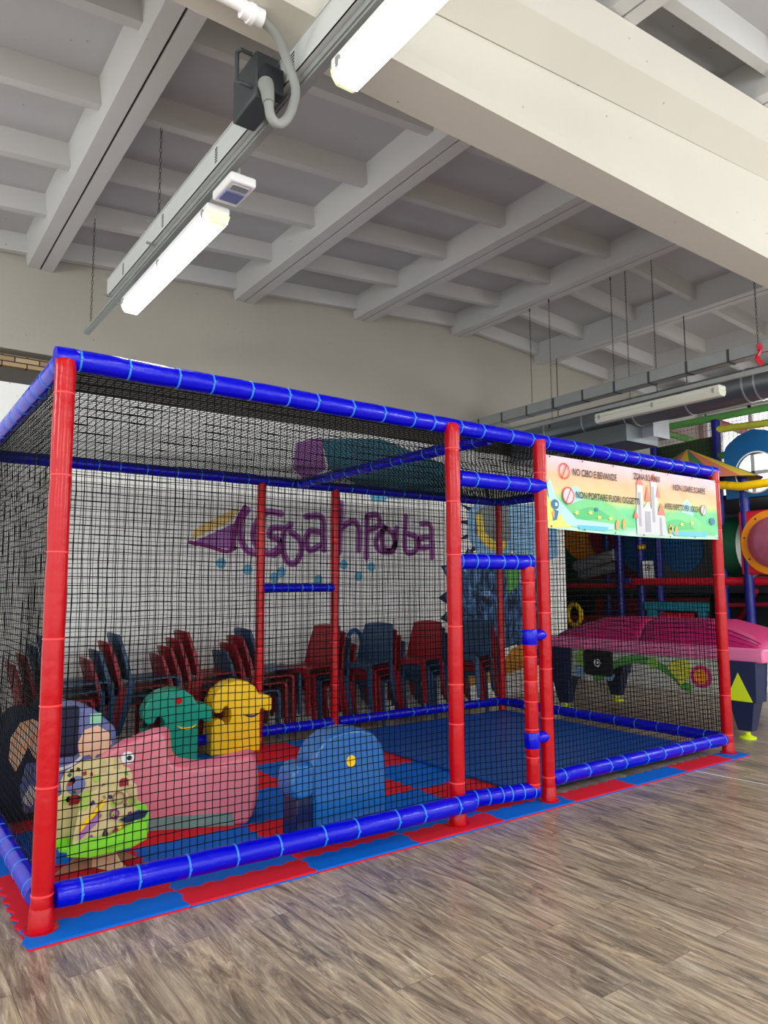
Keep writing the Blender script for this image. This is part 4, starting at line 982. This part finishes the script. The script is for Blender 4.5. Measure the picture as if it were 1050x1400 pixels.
q = MB(); A_ = arch(.38,2.25)[2:-2]; q.prism(A_+[(a, min(.69, c+.085)) for a, c in A_[::-1]], (.014,0,0), Y_, Z_, (.02,0,0)); q.build('green_border_print', M['gpaint'], sk, smooth=0)
q = MB(); q.prism([(1.64,.45),(1.64,.69),(1.66,.705),(1.98,.705),(2.0,.69),(2.0,.45),(1.98,.435),(1.66,.435)], (-.02,0,0), Y_, Z_, (.04,0,0)); sp_ = q.build('speaker_panel', M['black'], tb, smooth=0)
q = MB(); q.disc((-.022,1.82,.57), Y_, Z_, .045, 20, 0, .03); q.disc((-.022,1.82,.57), Y_, Z_, .018, 16); q.build('round_emblem', M['white'], sp_, smooth=0, fix=False)
q = MB(); q.prism([(.20,.38),(.20,.70),(1.0,.70),(1.0,.38),(.75,.44),(.45,.44)], (0,.03,0), X_, Z_, (0,.015,0)); ep = q.build('end_panel', M['white'], tb, smooth=0)
for (pts, m) in (([(.22,.68),(.22,.58),(.27,.60),(.28,.69)],'gpaint'), ([(.30,.69),(.30,.60),(.38,.58),(.40,.69)],'ylw'), ([(.22,.56),(.28,.58),(.25,.44),(.215,.45)],'opaint'), ([(.30,.57),(.38,.56),(.42,.48),(.32,.46)],'swirl'), ([(.36,.44),(.40,.47),(.44,.44),(.40,.39)],'palegreen'), ([(.22,.42),(.30,.44),(.36,.41),(.3,.39),(.22,.385)],'palegreen'), ([(.45,.69),(.45,.58),(.6,.6),(.62,.69)],'orange')):
    q = MB(); q.prism(pts, (0,.026,0), X_, Z_, (0,.01,0)); q.build('fruit_print', M[m], ep, smooth=0)

# low painted wall behind the table
q = MB(); q.box(8.45, 8.6, 1.6, 8.4, 0, .62); q.box(8.45, EX, 1.6, 1.75, 0, .62)
struct(q.build('wall_low', M['wall'], smooth=0), 'low white wall with faint green painting behind the games table')

# ------------------------------------------------------------------ big play frame beyond
PX = 9.0
pf = empty('climbing_structure', (PX, 2.2, 0), 'tall multi-level soft play frame with nets, tubes and coloured panels in the far right', 'play frame')
def P_(x, y, z): return (x-PX, y-2.2, z)
def ptube(name, a, b_, r, m, n=8, seed=0):
    mb, pos, d = padded(P_(*a), P_(*b_), r, n, seed); return mb.build(name, M[m], pf, smooth=50)
for i, (x, y, z1) in enumerate(((9.0,2.97,3.78),(9.0,1.98,3.76),(8.8,1.53,2.85),(9.0,3.29,2.7),(9.2,4.05,2.7),(9.0,3.67,2.7),(9.0,.7,3.76),(9.0,5.2,2.7),(10.6,2.97,3.7),(10.6,1.2,3.7),(10.4,4.5,2.7))):
    ptube('padded_post', (x,y,.0), (x,y,z1), .06, 'dblue', 10, 50+i)
ptube('padded_rail', (9.0,.3,3.78), (9.0,3.0,3.80), .05, 'gpaint', 8, 61); ptube('padded_rail', (9.0,2.9,3.78), (10.6,2.9,3.70), .05, 'gpaint', 6, 62); ptube('padded_rail', (9.0,1.98,3.74), (10.6,2.1,3.70), .05, 'dred', 6, 63)
ptube('padded_rail', (9.0,.3,3.52), (9.0,1.98,3.62), .05, 'ylw', 6, 64); ptube('padded_rail', (9.0,.3,3.22), (9.0,1.98,3.24), .05, 'gpaint', 6, 65)
ptube('padded_rail', (8.9,.3,1.47), (8.9,3.35,1.49), .055, 'pred', 10, 66); ptube('padded_rail', (9.1,3.35,1.42), (9.1,8,1.42), .055, 'pred', 10, 67)
ptube('padded_rail', (8.5,.3,2.72), (8.5,1.42,2.70), .055, 'yellow', 5, 68); ptube('padded_rail', (8.5,1.42,2.70), (8.55,2.05,2.82), .055, 'yellow', 5, 69)
ptube('padded_rail', (8.9,1.5,1.35), (9.6,2.3,.7), .04, 'dred', 5, 70); ptube('padded_rail', (9.0,.4,1.2), (9.0,2.1,1.15), .03, 'dred', 5, 71)
# decks
q = MB(); q.box(-.0,2.1,-1.9,6.0,1.32,1.40); q.box(.05,2.1,-1.9,.9,2.60,2.68); q.build('deck', M['ddark'], pf, smooth=0)
q = MB(); q.box(1.9,2.0,-1.9,6.0,0,2.6); q.build('shade_backdrop', M['ddark'], pf, smooth=0)  # dark sheet added to stand for the dim interior behind the frame
# dark green panel
q = MB(); q.prism([(-.18,3.00),(-.18,3.54),(.74,3.52),(.74,3.10)], (.03,0,0), Y_, Z_, (.04,0,0)); q.build('side_panel', M['dgreen'], pf, smooth=0)
# blue panel with round window
q = MB(); hc = (-.87, 2.90); R_ = .265
outer = [(-1.6,2.58),(-.45,2.58),(-.45,3.26),(-.54,3.35),(-.67,3.43),(-.86,3.48),(-1.05,3.43),(-1.18,3.35),(-1.6,3.30)]
n = 48; 
def ray_out(t):
    dx, dz = math.cos(t), math.sin(t); best = 9
    for k in range(len(outer)):
        a, c = outer[k], outer[(k+1)%len(outer)]; ex, ez = c[0]-a[0], c[1]-a[1]; den = dx*ez-dz*ex
        if abs(den) < 1e-9: continue
        s_ = ((a[0]-hc[0])*ez-(a[1]-hc[1])*ex)/den; w = ((a[0]-hc[0])*dz-(a[1]-hc[1])*dx)/den
        if s_ > 0 and -1e-6 <= w <= 1+1e-6: best = min(best, s_)
    return (hc[0]+dx*best, hc[1]+dz*best)
for k in range(n):
    t0, t1 = 2*PI*k/n, 2*PI*(k+1)/n
    i0 = (hc[0]+R_*math.cos(t0), hc[1]+R_*math.sin(t0)); i1 = (hc[0]+R_*math.cos(t1), hc[1]+R_*math.sin(t1)); o0, o1 = ray_out(t0), ray_out(t1)
    q.quad((-.25,i0[0],i0[1]), (-.25,i1[0],i1[1]), (-.25,o1[0],o1[1]), (-.25,o0[0],o0[1]))
    q.quad((-.20,i0[0],i0[1]), (-.20,i1[0],i1[1]), (-.20,o1[0],o1[1]), (-.20,o0[0],o0[1]))
    q.quad((-.25,i0[0],i0[1]), (-.25,i1[0],i1[1]), (-.20,i1[0],i1[1]), (-.20,i0[0],i0[1]))
bpn = q.build('porthole_panel', M['pblue'], pf, smooth=0)
q = MB(); q.disc((-.255,hc[0],hc[1]), Y_, Z_, .28, 32, 0, .262); q.build('porthole_ring', M['white'], bpn, smooth=0, fix=False)
# striped canopy
q = MB(); ap = P_(8.75,2.28,3.36); cols_ = 18; C0 = P_(8.75,2.28,2.84)
for k in range(cols_):
    t0, t1 = 2*PI*k/cols_, 2*PI*(k+1)/cols_
    r0 = 1.02; q.poly([ap, (C0[0]+.55*math.cos(t0), C0[1]+r0*math.sin(t0), C0[2]), (C0[0]+.55*math.cos(t1), C0[1]+r0*math.sin(t1), C0[2])], k % 3)
M['cano_y'] = mat('canopy_yellow', rgb(225, 190, 60), .6); M['cano_g'] = mat('canopy_green', rgb(80, 125, 90), .6); M['cano_r'] = mat('canopy_salmon', rgb(215, 120, 85), .6)
q.build('striped_canopy', [M['cano_y'], M['cano_g'], M['cano_r']], pf, smooth=0)
# red square with yellow ring and bubble
q = MB(); q.box(-.25,-.15,-1.7,-.60,1.56,2.40); rs = q.build('bubble_panel', M['pred'], pf, bevel=.02)
cy, cz_ = -1.04, 1.97
q = MB(); q.disc((-.262,cy,cz_), Y_, Z_, .42, 40, 0, .33); 
for k in range(40):
    t0, t1 = 2*PI*k/40, 2*PI*(k+1)/40
    for r in (.42,.33): q.quad((-.262,cy+r*math.cos(t0),cz_+r*math.sin(t0)), (-.262,cy+r*math.cos(t1),cz_+r*math.sin(t1)), (-.24,cy+r*math.cos(t1),cz_+r*math.sin(t1)), (-.24,cy+r*math.cos(t0),cz_+r*math.sin(t0)))
q.build('ring', M['orange'], rs, smooth=0)
for k in range(8):
    t = 2*PI*k/8+.2; q = MB(); q.tube([(-.268,cy+.375*math.cos(t),cz_+.375*math.sin(t)),(-.26,cy+.375*math.cos(t),cz_+.375*math.sin(t))], .012, 8); q.build('bolt', M['black'], rs)
q = MB(); ns = 8; rows = []
for a in range(ns+1):
    ph = PI/2*a/ns; rows.append([(-.25-.18*math.sin(ph), cy+.33*math.cos(ph)*math.cos(2*PI*c/32), cz_+.33*math.cos(ph)*math.sin(2*PI*c/32)) for c in range(32)])
for a in range(ns):
    for c in range(32): q.quad(rows[a][c], rows[a][(c+1)%32], rows[a+1][(c+1)%32], rows[a+1][c])
q.build('bubble_window', M['bubble'], rs, smooth=60, fix=False)
# drum and round panels
q = MB(); q.tube([P_(9.25,1.96,1.96),P_(9.25,1.70,1.96)], .42, 32); q.build('tunnel_drum', M['dgreen'], pf, smooth=50)
for (x, y, z, r, m) in ((9.3,4.60,2.30,.42,'orange'),(9.35,4.95,1.95,.40,'dgreen'),(9.25,4.0,2.25,.42,'dred'),(9.2,3.42,2.0,.36,'pblue'),(9.2,2.72,1.95,.33,'pblue')):
    q = MB(); q.tube([P_(x,y,z),P_(x+.05,y,z)], r, 36); q.build('round_panel', M[m], pf, smooth=40)
q = MB(); q.tube([P_(8.95,3.72,1.92),P_(9.0,4.52,1.76)], .09, 20); q.tube([P_(9.05,3.75,1.74),P_(9.1,4.5,1.62)], .08, 20); q.build('silver_roller', M['silver'], pf, smooth=50)
q = MB(); q.prism([(-.9+2.2,1.55),(2.5,1.55),(2.1,2.0),(1.5,2.05)], (.3,0,0), Y_, Z_, (.05,0,0)); q.build('padded_panel', M['dred'], pf, smooth=0)
q = MB(); q.box(.02,.06,1.2,2.6,.55,.95); q.box(.3,.35,.2,2.2,.85,1.25); q.build('padded_panel', M['dred'], pf, smooth=0)
# yellow framed opening
q = MB(); a = P_(8.7,4.35,.97); pts = [(a[0], a[1]+.14*math.cos(t)*(1.0), a[2]+.17*math.sin(t)) for t in [PI/8+2*PI*k/8 for k in range(9)]]
q.tube(pts, .04, 8, cap=False); q.build('yellow_frame', M['yellow'], pf)
# teal toy house rail with red blocks
q = MB(); a0 = 2.21-2.2; q.box(-.1,.0,a0,1.0,1.06,1.19); q.box(-.1,0,a0+.02,.14,.62,1.08); q.box(-.1,0,.80,.96,.62,1.08); q.build('teal_arch', M['teal'], pf, bevel=.01)
for y in (.22,.42,.60): 
    q = MB(); q.box(-.08,-.02,y,y+.17,.75,1.03); rbk = q.build('red_block', M['pred'], pf, bevel=.01)
    q = MB(); q.tube([(-.086,y+.085,.93),(-.07,y+.085,.93)], .03, 12); q.build('hole', M['black'], rbk)
# white card and small yellow sign
q = MB(); q.prism([(.80,1.53),(.80,1.80),(1.0,1.80),(1.0,1.53)], (-.1,0,0), Y_, Z_, (.01,0,0)); cdn = q.build('notice_card', M['white'], pf, smooth=0)
q = MB(); q.disc((-.102,.90,1.70), Y_, Z_, .05, 16, 0, .035); q.disc((-.102,.90,1.70), Y_, Z_, .018, 10); q.build('round_symbol', M['black'], cdn, smooth=0, fix=False)
q = MB(); q.box(-.1,-.09,.93,1.06,1.98,2.05); q.box(-.1,-.09,.70,.82,1.50,1.54); q.build('yellow_label', M['yellow'], pf, smooth=0)
# far nets
def fnet(o, du, dv, U, V, seed, cell=.06, m='farnet', r=.003): return net('net_panel', plane(P_(*o), du, dv), U, V, cell=cell, r=r, parent=pf, seed=seed, amp=.01, m=m)
fnet((9.0,.4,3.25), Y_, Z_, 2.55, .5, 21, m='dred', r=.0025); fnet((9.0,.4,1.52), Y_, Z_, 5.2, .9, 22, r=.0017); fnet((9.0,.4,.05), Y_, Z_, 5.2, 1.25, 23, r=.0017)
fnet((9.0,.4,3.77), Y_, (1,0,0), 2.55, 1.5, 24, m='dred', r=.0025)
q = MB(); q.prism([(-1.7,.66),(-1.7,1.35),(.2,1.25),(.6,.66)], (.5,0,0), Y_, Z_, (.03,0,0)); q.build('slide_panel', M['ddark'], pf, smooth=0)

# white floor tape on the right
q = MB(); q.prism([(0,0),(0,.012),(-1.9,.13),(-1.9,.118)], (4.55,-.09,.0005), Y_, X_, (0,0,.001)); 
o = q.build('floor_tape', M['white'], smooth=0); tag(o, 'thin white tape line on the plank floor right of the mat', 'tape line')

# ------------------------------------------------------------------ light, world, camera
w = bpy.data.worlds.new('World'); bpy.context.scene.world = w; w.use_nodes = True
nt = w.node_tree; bg = nt.nodes['Background']; bg.inputs['Color'].default_value = (.93, .97, 1, 1); bg.inputs['Strength'].default_value = 2.3
def area(name, loc, rot, sx, sy, e, c=(1,1,1)):
    l = bpy.data.lights.new(name, 'AREA'); l.shape = 'RECTANGLE'; l.size = sx; l.size_y = sy; l.energy = e; l.color = c
    o = bpy.data.objects.new(name, l); COL.objects.link(o); o.location = loc; o.rotation_euler = rot; return o
# unseen point lamps added to brighten the hall, ceiling and climbing structure
def lamp(name, loc, e, r=.25, c=(1,.975,.93)):
    l = bpy.data.lights.new(name, 'POINT'); l.energy = e; l.shadow_soft_size = r; l.color = c
    o = bpy.data.objects.new(name, l); COL.objects.link(o); o.location = loc
for k, (x, y, z, e) in enumerate(((.7,-5.5,3.0,110),(5.2,-4.2,3.0,150),(-3.2,-2.2,3.0,110),(-2.6,1.2,3.0,70),(9.0,-2.5,3.0,120),(-3,-6,3,90),(8.0,.6,3.0,14),(9.9,4.6,2.3,30),(9.7,1.2,1.9,14))):
    lamp('fill_lamp', (x,y,z), e)

cam = bpy.data.cameras.new('camera'); co = bpy.data.objects.new('camera', cam); COL.objects.link(co)
ya, pi_, ro = .6278271, .1073594, -.0045937
Fv = Vector((math.sin(ya)*math.cos(pi_), math.cos(ya)*math.cos(pi_), math.sin(pi_)))
R0 = Vector((math.cos(ya), -math.sin(ya), 0)); U0 = R0.cross(Fv)
Rv = R0*math.cos(ro)+U0*math.sin(ro); Uv = -R0*math.sin(ro)+U0*math.cos(ro)
co.matrix_world = Matrix(((Rv.x,Uv.x,-Fv.x,-.6917),(Rv.y,Uv.y,-Fv.y,-3.3585),(Rv.z,Uv.z,-Fv.z,1.3888),(0,0,0,1)))
cam.sensor_fit = 'VERTICAL'; cam.sensor_height = 36; cam.lens = 983.43*36/1400; cam.clip_start = .05; cam.clip_end = 100
sc = bpy.context.scene; sc.camera = co
sc.view_settings.view_transform = 'Standard'; sc.view_settings.look = 'None'; sc.view_settings.exposure = .2; sc.view_settings.gamma = 1
sc.cycles.use_denoising = True
sc.cycles.max_bounces = 8; sc.cycles.diffuse_bounces = 4; sc.cycles.transparent_max_bounces = 8
